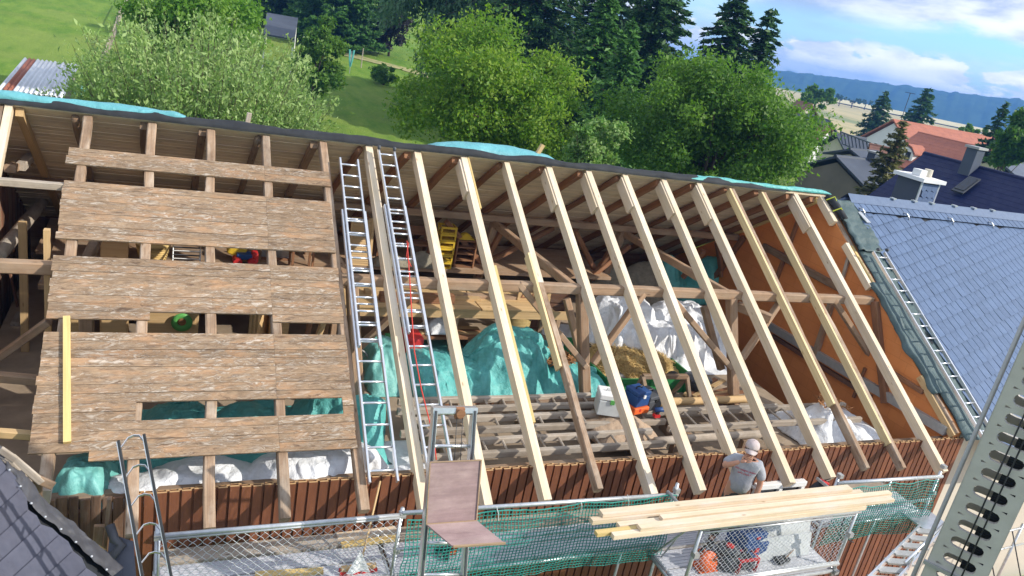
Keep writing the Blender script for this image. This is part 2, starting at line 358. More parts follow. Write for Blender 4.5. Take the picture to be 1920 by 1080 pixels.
M['needle2'] = leafmat('fresh_green_needles', (.045, .14, .028), (.10, .23, .045), .25)
M['needlewp'] = leafmat('weeping_cypress_needles', (.05, .13, .05), (.12, .22, .10), .2)
M['larch'] = leafmat('brownish_conifer_needles', (.07, .09, .025), (.16, .15, .05), .2)
M['purple'] = leafmat('dark_purple_leaves', (.022, .022, .02), (.05, .042, .038), .2)
M['hilltree'] = leafmat('distant_tree_leaves', (.03, .08, .025), (.07, .13, .04), .1)
# ================================================================== setting
def sstep(a, b, x):
    t = min(1, max(0, (x-a)/(b-a))); return t*t*(3-2*t)
def G(x, y):
    dx, dy = x+3, y+12.7; s = math.hypot(dx, dy); a = math.degrees(math.atan2(dx, dy))
    L = sstep(40, 23, a)*sstep(-120, -70, a)
    zl = .064*max(0, min(s, 150)-30) - (.4 if s > 30 else .4*s/30)
    zr = -.022*max(0, min(s, 230)-26) if a > 0 else 0
    z = -7.0 + L*zl + (1-L)*zr
    if s > 700: z -= .05*(min(s, 1500)-700)
    return z + .12*mnoise.noise(V((x*.06, y*.06, 0)))*min(1, s/40)
def grd(px, py, lo=8., hi=900.):
    d = ray(px, py)
    for _ in range(50):
        m = (lo+hi)/2; P = CAM+d*m
        if P.z > G(P.x, P.y): lo = m
        else: hi = m
    return CAM+d*lo
def groundz(p): return G(p[0], p[1])
radii = [0, 4, 8, 12, 16, 20, 24, 28, 32, 36, 40, 45, 50, 55, 60, 65, 70, 76, 83, 90, 98, 107, 118, 130, 145, 165, 190, 220, 260, 310, 380, 460, 560, 700, 900, 1200, 1600, 2200]
NA = 144; vv = [(-3, -12.7, G(-3, -12.7))]; ff = []
for r in radii[1:]:
    for k in range(NA):
        a = 2*math.pi*k/NA; x, y = -3+r*math.sin(a), -12.7+r*math.cos(a); vv.append((x, y, G(x, y)))
for k in range(NA): ff.append((0, 1+(k+1) % NA, 1+k))
for i in range(len(radii)-2):
    for k in range(NA): ff.append((1+i*NA+k, 1+i*NA+(k+1) % NA, 1+(i+1)*NA+(k+1) % NA, 1+(i+1)*NA+k))
t = NT('meadow_grass', .9, 0, .15); v = t.tc()
c = t.mix(t.mr(t.noise(t.map(v, (1, .35, 1)), .9, 7, .68), .35, .68), (.095, .205, .02), (.20, .30, .04))
c = t.mix(t.mr(t.noise(t.map(v, (.25, .7, 1)), .5, 6, .7), .5, .75, 0, .6), c, (.20, .22, .055))
c = t.mix(t.mr(t.noise(t.map(v, (6, 6, 1)), 1., 4, .7), .45, .8, 0, .55), c, (.06, .145, .017))
c = t.mix(t.mr(t.noise(v, .011, 3), .52, .6, 0, .7), c, (.13, .18, .05))
c = t.mix(t.mr(t.noise(t.map(v, (.09, .05, 1)), 1., 4, .6), .5, .6, 0, .4), c, (.26, .31, .07))
t.col(c); t.bump(t.noise(v, 5, 6, .75), 1., .12); M['grass'] = t.m
tag(mobj('ground', mesh('ground', vv, ff, True), M['grass']), kind='structure')
# worn path / dry strip on the lawn's far side
t = NT('dry_grass', .95); v = t.tc(); t.col(t.mix(t.mr(t.noise(v, 1.2, 6, .7), .38, .66), (.42, .35, .18), (.17, .22, .06))); M['drygrass'] = t.m
b = MB(); pts = [grd(x, y) for x, y in ((600, 88), (640, 104), (690, 116), (740, 128), (800, 146), (870, 168))]
b.grid(5, 1, lambda u, w_: (lambda p: V((p.x+.9*w_, p.y+(2.2+1.5*math.sin(u*9))*w_, G(p.x+.9*w_, p.y+2.2*w_)+.05)))(pts[round(u*5)]))
tag(b.build('path', M['drygrass']), kind='structure')
def sector(name, a0, a1, s0, s1, dz, mat, na=40, ns=14):
    b = MB(); b.grid(na, ns, lambda u, w_: (lambda a, s: V((-3+s*math.sin(a), -12.7+s*math.cos(a), G(-3+s*math.sin(a), -12.7+s*math.cos(a))+dz)))(R(a0+(a1-a0)*u), s0*(s1/s0)**w_))
    return tag(b.build(name, mat, smooth=True), kind='structure')
t = NT('ripe_field', .95); v = t.tc()
c = t.mix(t.mr(t.noise(t.map(v, (.03, .006, 1)), 3, 6, .65), .36, .66), (.50, .40, .19), (.34, .30, .14))
c = t.mix(t.mr(t.noise(t.map(v, (.02, .004, 1)), 2, 3), .55, .68, 0, .8), c, (.155, .20, .06)); t.col(c); M['wheat'] = t.m
t = NT('pale_stubble', .95); v = t.tc(); t.col(t.mix(t.mr(t.noise(v, .05, 4), .35, .7), (.62, .54, .30), (.50, .43, .23))); M['stubble'] = t.m
sector('wheat_field', 36, 66, 130, 640, .35, M['wheat'])
sector('stubble_field', 43.5, 66, 560, 690, .9, M['stubble'], 30, 3)
# hills beyond the valley
prof = [(1300, 24), (1400, 10), (1480, 0), (1600, -7), (1700, -13), (1800, -18), (1920, -25), (2100, -26), (2400, -20), (2800, 10)]
pa = [math.degrees(math.atan2(ray(x, 31+(x-960)*.197).x, ray(x, 31+(x-960)*.197).y)) for x, _ in prof]
def hz(a): return 2.4-1650*np.interp(a, pa, [y for _, y in prof])/1452 + 2.2*mnoise.fractal(V((a*1.3, 0, 3)), 1, 2, 4)
b = MB(); na = 420
def hillpt(u, w_):
    a = 24+56*u; ar = R(a); top = hz(a); d = 1250+400*min(1, w_*1.25)+ (300*(w_-.8)*5 if w_ > .8 else 0)
    f = math.sin(min(1, w_*1.25)*math.pi/2) if w_ <= .8 else math.cos((w_-.8)*5*math.pi/2)
    n = 3.5*mnoise.fractal(V((a*2.2, w_*6, 1)), 1, 2, 4)*(1 if .1 < w_ < .75 else .2) + 1.4*mnoise.noise(V((a*9, w_*17, 4)))
    return V((-3+d*math.sin(ar), -12.7+d*math.cos(ar), -62+(top+62)*f+n))
b.grid(na, 18, hillpt)
M['forest'] = plain('wooded_hillside', (.045, .085, .03), (.02, .045, .02), .035, .95, 0, .1, 1., dist=2, detail=8)
tag(b.build('hills', M['forest'], smooth=True), kind='structure')
# ------------------------------------------------------------------ trees
def tmesh(name, quads, tint):
    n = len(quads); me = bpy.data.meshes.new(name)
    me.vertices.add(n*4); me.vertices.foreach_set('co', quads.reshape(-1).astype(np.float32))
    me.loops.add(n*4); me.loops.foreach_set('vertex_index', np.arange(n*4, dtype=np.int32))
    me.polygons.add(n); me.polygons.foreach_set('loop_start', np.arange(0, n*4, 4, dtype=np.int32))
    me.update(calc_edges=True)
    a = me.attributes.new('tint', 'FLOAT', 'FACE'); a.data.foreach_set('value', tint.astype(np.float32))
    return me
def unit(a): return a/np.maximum(np.linalg.norm(a, axis=-1, keepdims=True), 1e-9)
def leafquads(P, size, nrm=None, spread=1.0, aspect=.55, dirv=None):
    n = len(P); d = rng.normal(size=(n, 3)) if dirv is None else dirv + rng.normal(size=(n, 3))*spread
    d = unit(d); a = rng.normal(size=(n, 3))
    if nrm is not None: a = a*.6+nrm
    s = unit(np.cross(d, a)); sz = (size*(.45+1.1*rng.random((n, 1))**1.5))
    L, W = d*sz, s*sz*aspect; bend = np.cross(d, s)*sz*.15
    return np.stack([P-L*.5, P+W*.5+bend, P+L*.5, P-W*.5+bend], 1)
def limbs(b, base, top, r, targets):
    pts = [base+(top-base)*k/5+V((random.uniform(-.1, .1), random.uniform(-.1, .1), 0))*(k > 0) for k in range(6)]
    b.path(pts, [r*(1-.14*k) for k in range(6)], 8)
    for T in targets:
        s = base+(top-base)*random.uniform(.35, .95); m = (s+T)/2+V((0, 0, (T-s).length*.12))
        b.path([s, m, T], [r*.42, r*.25, r*.07], 5)
def broadleaf(name, label, px, py, rx, ry, d, mat, nleaf=24000, size=.16, lobes=70, group=None, gz=None, hide=.45, tintb=0., depth=1.0):
    c = atD(px, py, d); a = rx*d/FPX; h = ry*d/FPX
    z0 = G(c.x, c.y) if gz is None else gz
    T = thing(name, label, 'tree', (c.x, c.y, z0), 0, group)
    u = rng.normal(size=(lobes, 3)); u = unit(u); rad = rng.random((lobes, 1))**.45
    sd = rng.random()*50; mod = np.array([1+.30*mnoise.noise(V((q_[0]*1.8, q_[1]*1.8, q_[2]*1.8+sd))) for q_ in u])[:, None]
    lc = u*rad*mod*np.array([a, a*depth, h])*.86
    lr = (.10+.20*rng.random(lobes)**1.6)*min(a, h)*1.1
    which = rng.choice(lobes, nleaf, p=lr**2/np.sum(lr**2)); q = unit(rng.normal(size=(nleaf, 3)))
    rr = lr[which, None]*(1-.55*rng.random((nleaf, 1))**1.8)*(1+.28*rng.normal(size=(nleaf, 1)))
    P = lc[which]+q*rr*np.array([1.12, 1.12, .85])
    nr = unit(q*.7+np.array([0, 0, .8]))
    Q = leafquads(P, size, nr, dirv=q*.5+np.array([0, 0, -.35]), spread=.7)
    Q = Q+np.array(c)-np.array([c.x, c.y, z0])
    tint = np.clip(.35+.3*rng.normal(size=nleaf)+(rng.random(lobes)-.5)[which]*.6+tintb, 0, 1)
    mobj('crown', tmesh('crown', Q, tint), M[mat], T, WM[T.name])
    b = MB(); base = V((c.x, c.y, z0-.2)); limbs(b, base, c+V((0, 0, h*.3)), max(.12, a*.06), [c+V(lc[k])*.95 for k in range(0, lobes, 5)])
    b.build('trunk', M['bark'], T, True); return T
def conifer(name, label, px, ptop, d, rb, mat, nb=26, droop=.35, size=.3, up_=.1, group=None, base=None, taper=.8, dens=1., weep=False, gz=None, ragged=.25):
    top = atD(px, ptop, d); z0 = G(top.x, top.y) if gz is None else gz; H = top.z-z0; Rb = rb*d/FPX
    T = thing(name, label, 'tree', (top.x, top.y, z0), random.uniform(0, 6), group)
    Ps, Ds, Tn = [], [], []; nlev = nb; start = .06 if base is None else base
    tw = MB()
    for i in range(nlev):
        f = start+(1-start)*(i/nlev)**.92; z = H*f; rl = Rb*((1-f)**taper+.02)
        m = int(7+6*(1-f)); off = random.uniform(0, 6)
        for k in range(m):
            a = off+2*math.pi*k/m+random.uniform(-.25, .25); L = rl*(1-ragged/2+random.uniform(-ragged, ragged)); zz = z+random.uniform(-.3, .3)*H/nlev
            dx, dy = math.cos(a), math.sin(a); n = max(6, int(dens*L/size*9)); br_t = random.uniform(-.25, .25)
            t_ = rng.random(n)**.7; wid = (.05+.24*L*(1-t_)*(.35+t_))*rng.normal(size=n)*.8
            zc = zz+up_*L*t_-droop*L*t_**1.6+(.12*L*np.maximum(0, t_-.75) if not weep else 0)-np.abs(wid)*.25
            if weep: zc = zc-rng.random(n)**1.4*.30*L*(.3+t_)
            P = np.stack([dx*L*t_-dy*wid, dy*L*t_+dx*wid, zc+rng.normal(size=n)*size*.12], -1); Ps.append(P)
            if weep: D_ = np.tile([0, 0, -1.], (n, 1))+np.array([dx, dy, 0])*.25
            else: D_ = np.stack([dx*.8-dy*np.sign(wid)*.7, dy*.8+dx*np.sign(wid)*.7, np.full(n, -.25)], -1)
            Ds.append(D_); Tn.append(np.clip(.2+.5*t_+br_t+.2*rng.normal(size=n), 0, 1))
            if L > 1.0: tw.path([V((0, 0, zz)), V((dx*L*.5, dy*L*.5, zz+up_*L*.5-droop*L*.32)), V((dx*L*.9, dy*L*.9, zz+up_*L*.9-droop*L*.85))], [.05, .035, .012], 4, False)
    P = np.concatenate(Ps); D_ = np.concatenate(Ds); tint = np.concatenate(Tn)
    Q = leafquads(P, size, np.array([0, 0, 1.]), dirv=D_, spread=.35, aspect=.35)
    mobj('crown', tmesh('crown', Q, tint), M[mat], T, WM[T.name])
    tw.path([V((0, 0, -.3)), V((0, 0, H*.5)), V((0, 0, H*.97))], [Rb*.055+.08, Rb*.035+.05, .03], 7)
    mobj('trunk', tw.me('trunk'), M['bark'], T, WM[T.name]); return T
broadleaf('broadleaf_tree', 'large bright green tree behind the silvery willow and meadow fence', 375, 45, 130, 105, 42, 'leafbright', 30000, .2, 80)
broadleaf('apple_tree', 'small round dark green tree on the lawn beside the grey roofed shelter', 592, 112, 50, 80, 52, 'leafdk', 18000, .22, 50, tintb=.1)
broadleaf('fruit_tree', 'broad yellow-green fruit tree behind the middle of the barn roof', 920, 185, 185, 150, 30, 'leaf', 52000, .15, 120)
broadleaf('leafy_bush', 'grey-green loose bush between the fruit tree and the maple', 1105, 275, 62, 70, 26, 'leafsilver', 12000, .13, 40, gz=-7.2, tintb=-.1)
broadleaf('maple_tree', 'wide deep green maple behind the right end of the barn ridge', 1352, 245, 198, 135, 30, 'leafdk', 58000, .15, 130, tintb=.12)
GB = grd(722, 160)-CAM
broadleaf('garden_bush', 'low round dark bush on the far edge of the lawn', 722, 140, 27, 24, GB.length, 'leafdk', 6000, .2, 26, gz=GB.z+CAM.z-.3)
broadleaf('purple_tree', 'dark purple-leaved tree between the clipped cypress and the weeping conifer', 738, 35, 42, 72, 86, 'purple', 12000, .28, 40)
broadleaf('field_copse', 'dense round dark green tree at the edge of the ripe field', 1532, 182, 32, 22, 150, 'leafdk', 7000, .55, 30, tintb=-.3)
broadleaf('roadside_tree', 'tall dark green tree beside the black roofed house', 1895, 262, 40, 62, 62, 'leafdk', 14000, .3, 40, tintb=-.35)
conifer('village_spruce', 'dark spruce rising behind the tall roadside tree', 1890, 186, 80, 44, 'needle', 22, .3, .5, .12, 'spruces behind the village', .0, .75, 1.3)
broadleaf('hedge_bush', 'low hedge bush at the field edge beside the red roofed house', 1835, 248, 34, 12, 120, 'leafdk', 4000, .4, 20)
for k, (x, y, rx, ry, d) in enumerate(((1600, 188, 20, 6, 520), (1625, 191, 17, 6, 540), (1577, 184, 15, 6, 500), (1650, 195, 15, 5, 560))):
    broadleaf('far_tree', 'tiny far tree in the row along the valley side of the field', x, y, rx, ry, d, 'hilltree', 700, 1.3, 9, group='far trees along the field edge')
# silvery willow: many upright shoots
def willow():
    c = grd(330, 262, 8, 40) if False else atD(378, 235, 27.5); z0 = G(c.x, c.y)
    T = thing('willow_bush', 'broad silvery willow with upright shoots behind the left barn ridge', 'tree', (c.x, c.y, z0))
    Ps, Ds, Tn = [], [], []; b = MB(); b.path([V((0, 0, -.2)), V((.1, 0, 1.2)), V((0, .1, 2.6))], [.3, .24, .16], 8)
    rx_, uz = V((r0.x, r0.y, 0)), V((0, 0, 1)); dy_ = V((fw.x, fw.y, 0)).normalized()
    for k in range(680):
        a = random.uniform(-1, 1); e = random.uniform(-1, 1)
        if a*a+e*e > 1: continue
        root = rx_*(a*2.45)+dy_*(e*1.9)+uz*(2.0+random.uniform(-.8, .9))
        hh = (1.9+3.4*math.sqrt(max(0, 1-(a*.92)**2-(e*.6)**2)))*random.uniform(.75, 1.12)
        lean = rx_*(a*random.uniform(.3, .75)+.1*random.uniform(-1, 1))+dy_*(e*.45)+uz
        tip = root+lean.normalized()*hh
        n = 165; t_ = rng.random(n)**.85; P = np.array(root)[None]+np.outer(t_, np.array(tip-root))
        sp = (.17+.24*(1-t_))[:, None]; P = P+rng.normal(size=(n, 3))*sp*np.array([1, 1, .6])
        Ps.append(P); Ds.append(np.tile(np.array(lean.normalized())*.8, (n, 1))); Tn.append(np.clip(.15+.75*t_**1.2*random.uniform(.5, 1.1)+.22*rng.normal(size=n), 0, 1))
        b.path([root*.55+V((0, 0, .6)), root, tip], [.04, .02, .004], 4, False)
    P = np.concatenate(Ps); Q = leafquads(P, .15, None, dirv=np.concatenate(Ds), spread=.6, aspect=.42)
    mobj('crown', tmesh('crown', Q, np.concatenate(Tn)), M['leafsilver'], T, WM[T.name]); mobj('trunk', b.me('trunk'), M['bark'], T, WM[T.name])
willow()
CG = 'conifers in the garden belt'
conifer('clipped_cypress', 'dense green cypress at the lawn end beside the purple tree', 655, -190, 86, 95, 'needle2', 40, .25, .5, .35, CG, 0., .5, 1.8, ragged=.12)
conifer('clipped_cypress', 'dense dark cypress behind the grey roofed shelter', 560, -130, 92, 85, 'needle', 34, .2, .55, .35, CG, 0., .5, 1.6, ragged=.12)
conifer('weeping_conifer', 'weeping conifer with hanging grey-green branches behind the fruit tree', 885, -330, 62, 165, 'needlewp', 26, .45, .42, .12, CG, .42, .5, 1.9, True)
conifer('weeping_conifer', 'second weeping conifer rising behind the fruit tree crown', 985, -300, 60, 150, 'needlewp', 28, .4, .42, .1, CG, .25, .55, 1.5, True)
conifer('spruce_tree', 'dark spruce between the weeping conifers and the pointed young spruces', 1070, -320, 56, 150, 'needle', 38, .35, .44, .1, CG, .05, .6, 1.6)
conifer('spruce_tree', 'pointed young spruce rising just left of the tall sunlit spruce', 1150, -40, 44, 115, 'needle2', 36, .32, .38, .12, CG, .03, .75, 1.6)
conifer('spruce_tree', 'narrow young spruce in front of the dark spruces', 1190, 30, 40, 95, 'needle2', 34, .32, .36, .12, CG, .03, .75, 1.6)
conifer('spruce_tree', 'tall dense spruce with sky showing behind its right side', 1268, -120, 50, 130, 'needle', 40, .34, .42, .14, CG, .05, .62, 1.7)
conifer('spruce_tree', 'dark spruce standing behind the two pointed young spruces', 1195, -220, 62, 150, 'needle', 38, .34, .46, .1, CG, .05, .6, 1.6)
conifer('spruce_tree', 'single dark spruce with open layered boughs above the maple', 1393, -30, 52, 118, 'needle', 34, .36, .42, .14, CG, .08, .62, 1.7)
conifer('spruce_tree', 'narrower dark spruce close beside the layered spruce above the maple', 1450, 10, 53, 78, 'needle', 32, .36, .42, .12, CG, .08, .55, 1.7)
conifer('village_spruce', 'dark spruce beyond the white gable of the red roofed house', 1664, 168, 130, 46, 'needle', 22, .3, .7, .12, 'spruces behind the village', .0, .75, 1.2)
conifer('village_spruce', 'broad dark spruce behind the ridge of the red roofed house', 1744, 162, 128, 52, 'needle', 22, .3, .7, .12, 'spruces behind the village', .0, .7, 1.2)
conifer('village_larch', 'brownish ragged conifer in front of the red roofed house', 1697, 220, 46, 66, 'larch', 28, .25, .36, .25, None, .0, .7, 1.4, gz=-9)
# ------------------------------------------------------------------ village
def house(name, label, P0, P1, depth, drop, wall_h, roofm, wallm, wins=(), rows=None, back=None, over=.3, eave_th=.12, cat='house'):
    # ridge from P0 to P1; front eave lies `depth` towards the viewer, `drop` below the ridge
    P0, P1 = V(P0), V(P1); P1.z = P0.z; x = (P1-P0).normalized(); L = (P1-P0).length; y = V((-x.y, x.x, 0))
    Mh = Matrix(((x.x, y.x, 0, P0.x), (x.y, y.y, 0, P0.y), (0, 0, 1, P0.z-drop-wall_h), (0, 0, 0, 1)))
    T = thing(name, label, cat, M=Mh); bd = back or depth; H = wall_h
    def W_(p): return Mh @ V(p)
    yb = depth-over; b = MB()
    poly = [W_((over, -yb, 0)), W_((over, bd-over, 0)), W_((over, bd-over, H-.1)), W_((over, 0, H+drop-.25)), W_((over, -yb, H-.1))]
    b.prism(poly, x*(L-2*over)); b.build('wall', M[wallm], T)
    for nm, sg, dd in (('roof', -1, depth), ('roof', 1, bd)):
        b = MB(); n = V((0, sg*drop, dd)).normalized()*eave_th; e = .05
        q = [(0, 0, H+drop), (L, 0, H+drop), (L, sg*dd, H+drop-drop), (0, sg*dd, H)]
        b.prism([W_(p) for p in q], Mh.to_3x3() @ n); rf = b.build(nm, M[roofm], T)
        if rows and sg == -1:
            k = rows[0]; bb = MB()
            for i in range(k):
                f0, f1 = i/k, (i+1)/k
                a0 = V((0, -depth*f0, H+drop*(1-f0)))+n*1.05; a1 = V((0, -depth*f1, H+drop*(1-f1)))+n*(1.05+rows[1])
                a2 = a1-n*rows[1]
                bb.add([W_(a0), W_(a0+V((L, 0, 0))), W_(a1+V((L, 0, 0))), W_(a1), W_(a2), W_(a2+V((L, 0, 0)))], [(0, 3, 2, 1), (3, 4, 5, 2)])
            bb.build('tile_course', M[roofm], rf)
    b = MB(); b.tube(W_((-.05, 0, H+drop+eave_th*.6)), W_((L+.05, 0, H+drop+eave_th*.6)), .13, 8); b.build('ridge_cap', M[roofm], T)
    for (wx, wz, ww, wh, face) in wins:   # face 'f' front wall, 'g' gable at P0
        fm = MB(); gm = MB(); f = .09
        if face == 'f': ctr = V((wx, -yb-.03, wz)); sz = lambda a_, c_, th: (a_, th, c_)
        else: ctr = V((over-.03, wx, wz)); sz = lambda a_, c_, th: (th, a_, c_)
        R3 = Mh.to_3x3()
        gm.box(W_(ctr), sz(ww-f, wh-f, .05), R3)
        for sx in (-1, 1):
            o_ = V((sx*ww/2, 0, 0)) if face == 'f' else V((0, sx*ww/2, 0)); fm.box(W_(ctr+o_), sz(f, wh+f, .12), R3); fm.box(W_(ctr+V((0, 0, sx*wh/2))), sz(ww-f, f, .12), R3)
        wd = fm.build('window', M['white_p'], T); gm.build('pane', M['glass'], wd)
    return T, Mh, L
def chimney_part(T, c, d, mat, name='chimney', capmat='galvdull', Rm=None):
    b = MB().box(c, d, Rm); ch = b.build(name, M[mat], T); cc_ = V(c)+V((0, 0, d[2]/2+.05)); MB().box(cc_, (d[0]+.14, d[1]+.14, .1), Rm).build('cap', M[capmat], ch); return ch
# red roofed house
P0 = atD(1674, 226, 96); P1 = atZ(1866, 260, P0.z)
T, Mh, L = house('red_roof_house', 'long white house with a red tiled roof at the field edge', P0, P1, 6.2, 4.4, 3.6, 'redtile', 'white', [(-1.0, 4.9, .9, 1.2, 'g'), (1.4, 4.8, .6, .9, 'g'), (.2, 3.2, .5, 1., 'g')], rows=(16, .05))
Q0 = atD(1722, 250, 88); Q1 = atZ(1850, 281, Q0.z)
T2, Mh2, L2 = house('red_roof_annex', 'lower white annex with red roof and arched dormer before the long house', Q0, Q1, 4.6, 3.2, 4.0, 'redtile', 'white', rows=(12, .05))
b = MB(); dx = L2*.28; yb = -3.0; zc = 4.0+1.15      # dormer
W_ = lambda p: Mh2 @ V(p)
prof_ = [(-.9, 0), (.9, 0), (.9, .9), (.45, 1.35), (0, 1.55), (-.45, 1.35), (-.9, .9)]
b.prism([W_((dx+a, -3.7, zc+c_-.7)) for a, c_ in prof_], Mh2.to_3x3() @ V((0, 2.6, 0))); dm = b.build('dormer', M['white'], T2)
b = MB(); b.prism([W_((dx+a*1.15, -3.8, zc+c_-.62)) for a, c_ in ((-.95, .85), (-.5, 1.4), (0, 1.6), (.5, 1.4), (.95, .85), (.95, .97), (.5, 1.52), (0, 1.73), (-.5, 1.52), (-.95, .97))], Mh2.to_3x3() @ V((0, 2.9, 0))); b.build('dormer_roof', M['redtile'], dm)
for a in (-.36, .36): MB().box(W_((dx+a, -3.73, zc-.05)), (.5, .06, .9), Mh2.to_3x3()).build('pane', M['glass'], dm)
# dark blue glazed roof
P0 = atD(1733, 292, 41); P1 = atZ(2060, 378, P0.z)
T, Mh, L = house('blue_roof_house', 'house with a glossy dark blue tiled roof, chimney and skylight', P0, P1, 4.6, 3.3, 3.5, 'bluetile', 'cream', rows=(19, .035), back=4.6)
bR = Mh.to_3x3()
chimney_part(T, Mh @ V((L*.32, -.35, 3.5+3.3+.1)), (.5, .6, 1.5), 'slateroof', Rm=bR)
def onroof(u, f, o): return Mh @ (V((L*u, -4.6*f, 3.5+3.3*(1-f)))+V((0, -3.3, 4.6)).normalized()*(.15+o))
b = MB(); q = [onroof(.38, .16, .12), onroof(.45, .16, .12), onroof(.45, .36, .12), onroof(.38, .36, .12)]; b.prism(q, (Mh.to_3x3() @ V((0, -3.3, 4.6)).normalized())*.06); sk = b.build('skylight', M['dgreyp'], T)
q = [onroof(.387, .18, .2), onroof(.443, .18, .2), onroof(.443, .34, .2), onroof(.387, .34, .2)]; MB().prism(q, (0, 0, .02)).build('pane', M['glass'], sk)
MB().lathe(onroof(.20, .72, .0), [(.16, 0), (.16, .2), (.24, .22), (.24, .34), (.05, .4)], 12).build('vent_cowl', M['galvdull'], T)
# small grey houses on the left of the larch
P0 = atD(1574, 318, 50); P1 = atZ(1640, 292, P0.z)
b0 = atD(1586, 308, 50); 
T, Mh, L = house('grey_house', 'grey-brown rendered house with a slate lean-to roof behind the maple', atD(1566, 296, 50), atZ(1648, 304, atD(1566, 296, 50).z), 2.6, 1.3, 4.2, 'slateroof', 'greyrender', [(1.25, 2.6, .7, 1.1, 'f'), (2.2, 2.7, .5, 1., 'f')], back=2.6)
MB().box(Mh @ V((.9, -2.9, 1.6)), (1.0, .8, .12), Mh.to_3x3()).build('canopy', M['slateroof'], T)
chimney_part(T, Mh @ V((L*.75, -.2, 5.6)), (.5, .5, .9), 'slateroof', Rm=Mh.to_3x3())
house('white_gable_house', 'house with blue-grey roof and cream gable below the field', atD(1566, 252, 72), atZ(1622, 262, atD(1566, 252, 72).z), 2.4, 1.4, 3, 'slateroof', 'cream', [(1.5, 2.1, .5, .9, 'f')])
b = MB(); A_ = atD(1576, 247, 70); B_ = atD(1632, 268, 66)
for k in range(9):
    p = A_.lerp(B_, k/8); b.bar(p, p+V((.3, -.3, -.9)), .08, .08)
b.bar(A_, B_, .1, .1); b.bar(A_+V((.3, -.3, -.9)), B_+V((.3, -.3, -.9)), .1, .1)
tag(b.build('pergola', M['slateroof']), 'dark lattice pergola frame on the blue-grey roof', 'pergola')
house('dark_roof_house', 'house with dark blue slate roof and small chimney by the field', atD(1500, 213, 95), atZ(1556, 228, atD(1500, 213, 95).z), 3, 2.2, 3, 'slateroof', 'cream', [(2.5, 1.8, .8, 1., 'f')])
house('brown_barn', 'brown tiled barn roof rising behind the maple foliage', atD(1494, 190, 115), atZ(1522, 197, atD(1494, 190, 115).z), 3.4, 2.8, 3, 'browntile', 'cream')
house('brown_tile_house', 'low house with a ribbed brown tile roof beside the larch', atD(1630, 273, 62), atZ(1690, 286, atD(1630, 273, 62).z), 2.2, 1.2, 3, 'browntile', 'cream', rows=(7, .06))
house('black_roof_house', 'small cream house with a black tiled roof under the roadside tree', atD(1862, 296, 66), atZ(1900, 288, atD(1862, 296, 66).z), 2.0, 1.1, 2.6, 'slateroof', 'cream', rows=(7, .05))
house('tarred_roof_house', 'low house with a flat dark roof just below the white gable house', atD(1592, 282, 58), atZ(1645, 287, atD(1592, 282, 58).z), 1.8, .7, 2.6, 'slateroof', 'cream', [(.9, 1.6, .5, .8, 'f')])
house('small_red_house', 'small brown roofed house beside the round field tree', atD(1516, 232, 84), atZ(1560, 243, atD(1516, 232, 84).z), 2.2, 1.6, 2.6, 'browntile', 'white', [(1.2, 1.6, .6, .9, 'f')])
# tall lattice mast on the hill and a pole in the field
b = MB(); p = atD(1856, 186, 1630); b.tube(p+V((0, 0, -12)), p+V((0, 0, 10)), .8, 5, .25); tag(b.build('radio_mast', M['greypaint']), 'thin radio mast standing on the wooded hill', 'mast')
b = MB(); p = atD(1696, 206, 210); g = V((p.x, p.y, G(p.x, p.y))); tp = atD(1704, 174, 210); b.tube(g, V((g.x, g.y, tp.z)), .08, 6); b.bar(V((g.x-.9, g.y+.7, tp.z)), V((g.x+.9, g.y-.7, tp.z)), .12, .12); tag(b.build('power_pole', M['rubber']), 'power pole with a crossbar standing in the ripe field', 'pole')
# ------------------------------------------------------------------ garden
# corrugated shed
zr = -4.9; A_, B_, C_, D_ = atZ(45, 109, zr+.25), atZ(148, 122, zr+.25), atZ(118, 184, zr), atZ(-6, 168, zr)
T = thing('tin_shed', 'small shed with a corrugated white and rusty tin roof by the meadow', 'shed', (D_.x, D_.y, groundz(D_)))
nsh = 13
for k in range(nsh):
    u0_, u1_ = k/nsh, (k+1)/nsh+.006
    b = MB(); b.grid(8, 1, lambda u, w_: A_.lerp(B_, u0_+(u1_-u0_)*u).lerp(D_.lerp(C_, u0_+(u1_-u0_)*u), w_)+V((0, 0, .045*math.sin(u*2*math.pi)+.012*(k % 2))))
    t = 'rustsheet' if k in (1, 2) else 'tinsheet'
    if t not in M: M[t] = plain(t, (.34, .12, .07), (.24, .09, .06), 3, .8, .1) if t == 'rustsheet' else plain(t, (.62, .64, .68), (.50, .52, .56), 2.2, .5, .3, .4, .1)
    o = b.build('roof_sheet', M[t], T, True); m_ = o.modifiers.new('s', 'SOLIDIFY'); m_.thickness = .008
b = MB()
wp = [A_.lerp(C_, .06), B_.lerp(D_, .06), C_.lerp(A_, .06), D_.lerp(B_, .06)]
for a_, b_ in ((0, 1), (1, 2), (2, 3), (3, 0)):
    g0, g1 = V((wp[a_].x, wp[a_].y, groundz(wp[a_])-.1)), V((wp[b_].x, wp[b_].y, groundz(wp[b_])-.1)); b.prism([g0, g1, wp[b_]-V((0, 0, .1)), wp[a_]-V((0, 0, .1))], ((g1-g0).cross(V((0, 0, 1)))).normalized()*.05)
b.build('wall', M['grey'], T)
p = atZ(152, 172, -5.9); b = MB().box(p, (1.0, .7, .55), Matrix.Rotation(.3, 3, 'Z')); b.box(V((p.x, p.y, (p.z-.2+groundz(p))/2)), (.9, .6, p.z-.2-groundz(p)), Matrix.Rotation(.3, 3, 'Z'))
tag(b.build('water_tank', M['tealpale'], bevel=.05), 'teal water tank standing beside the tin shed', 'tank')
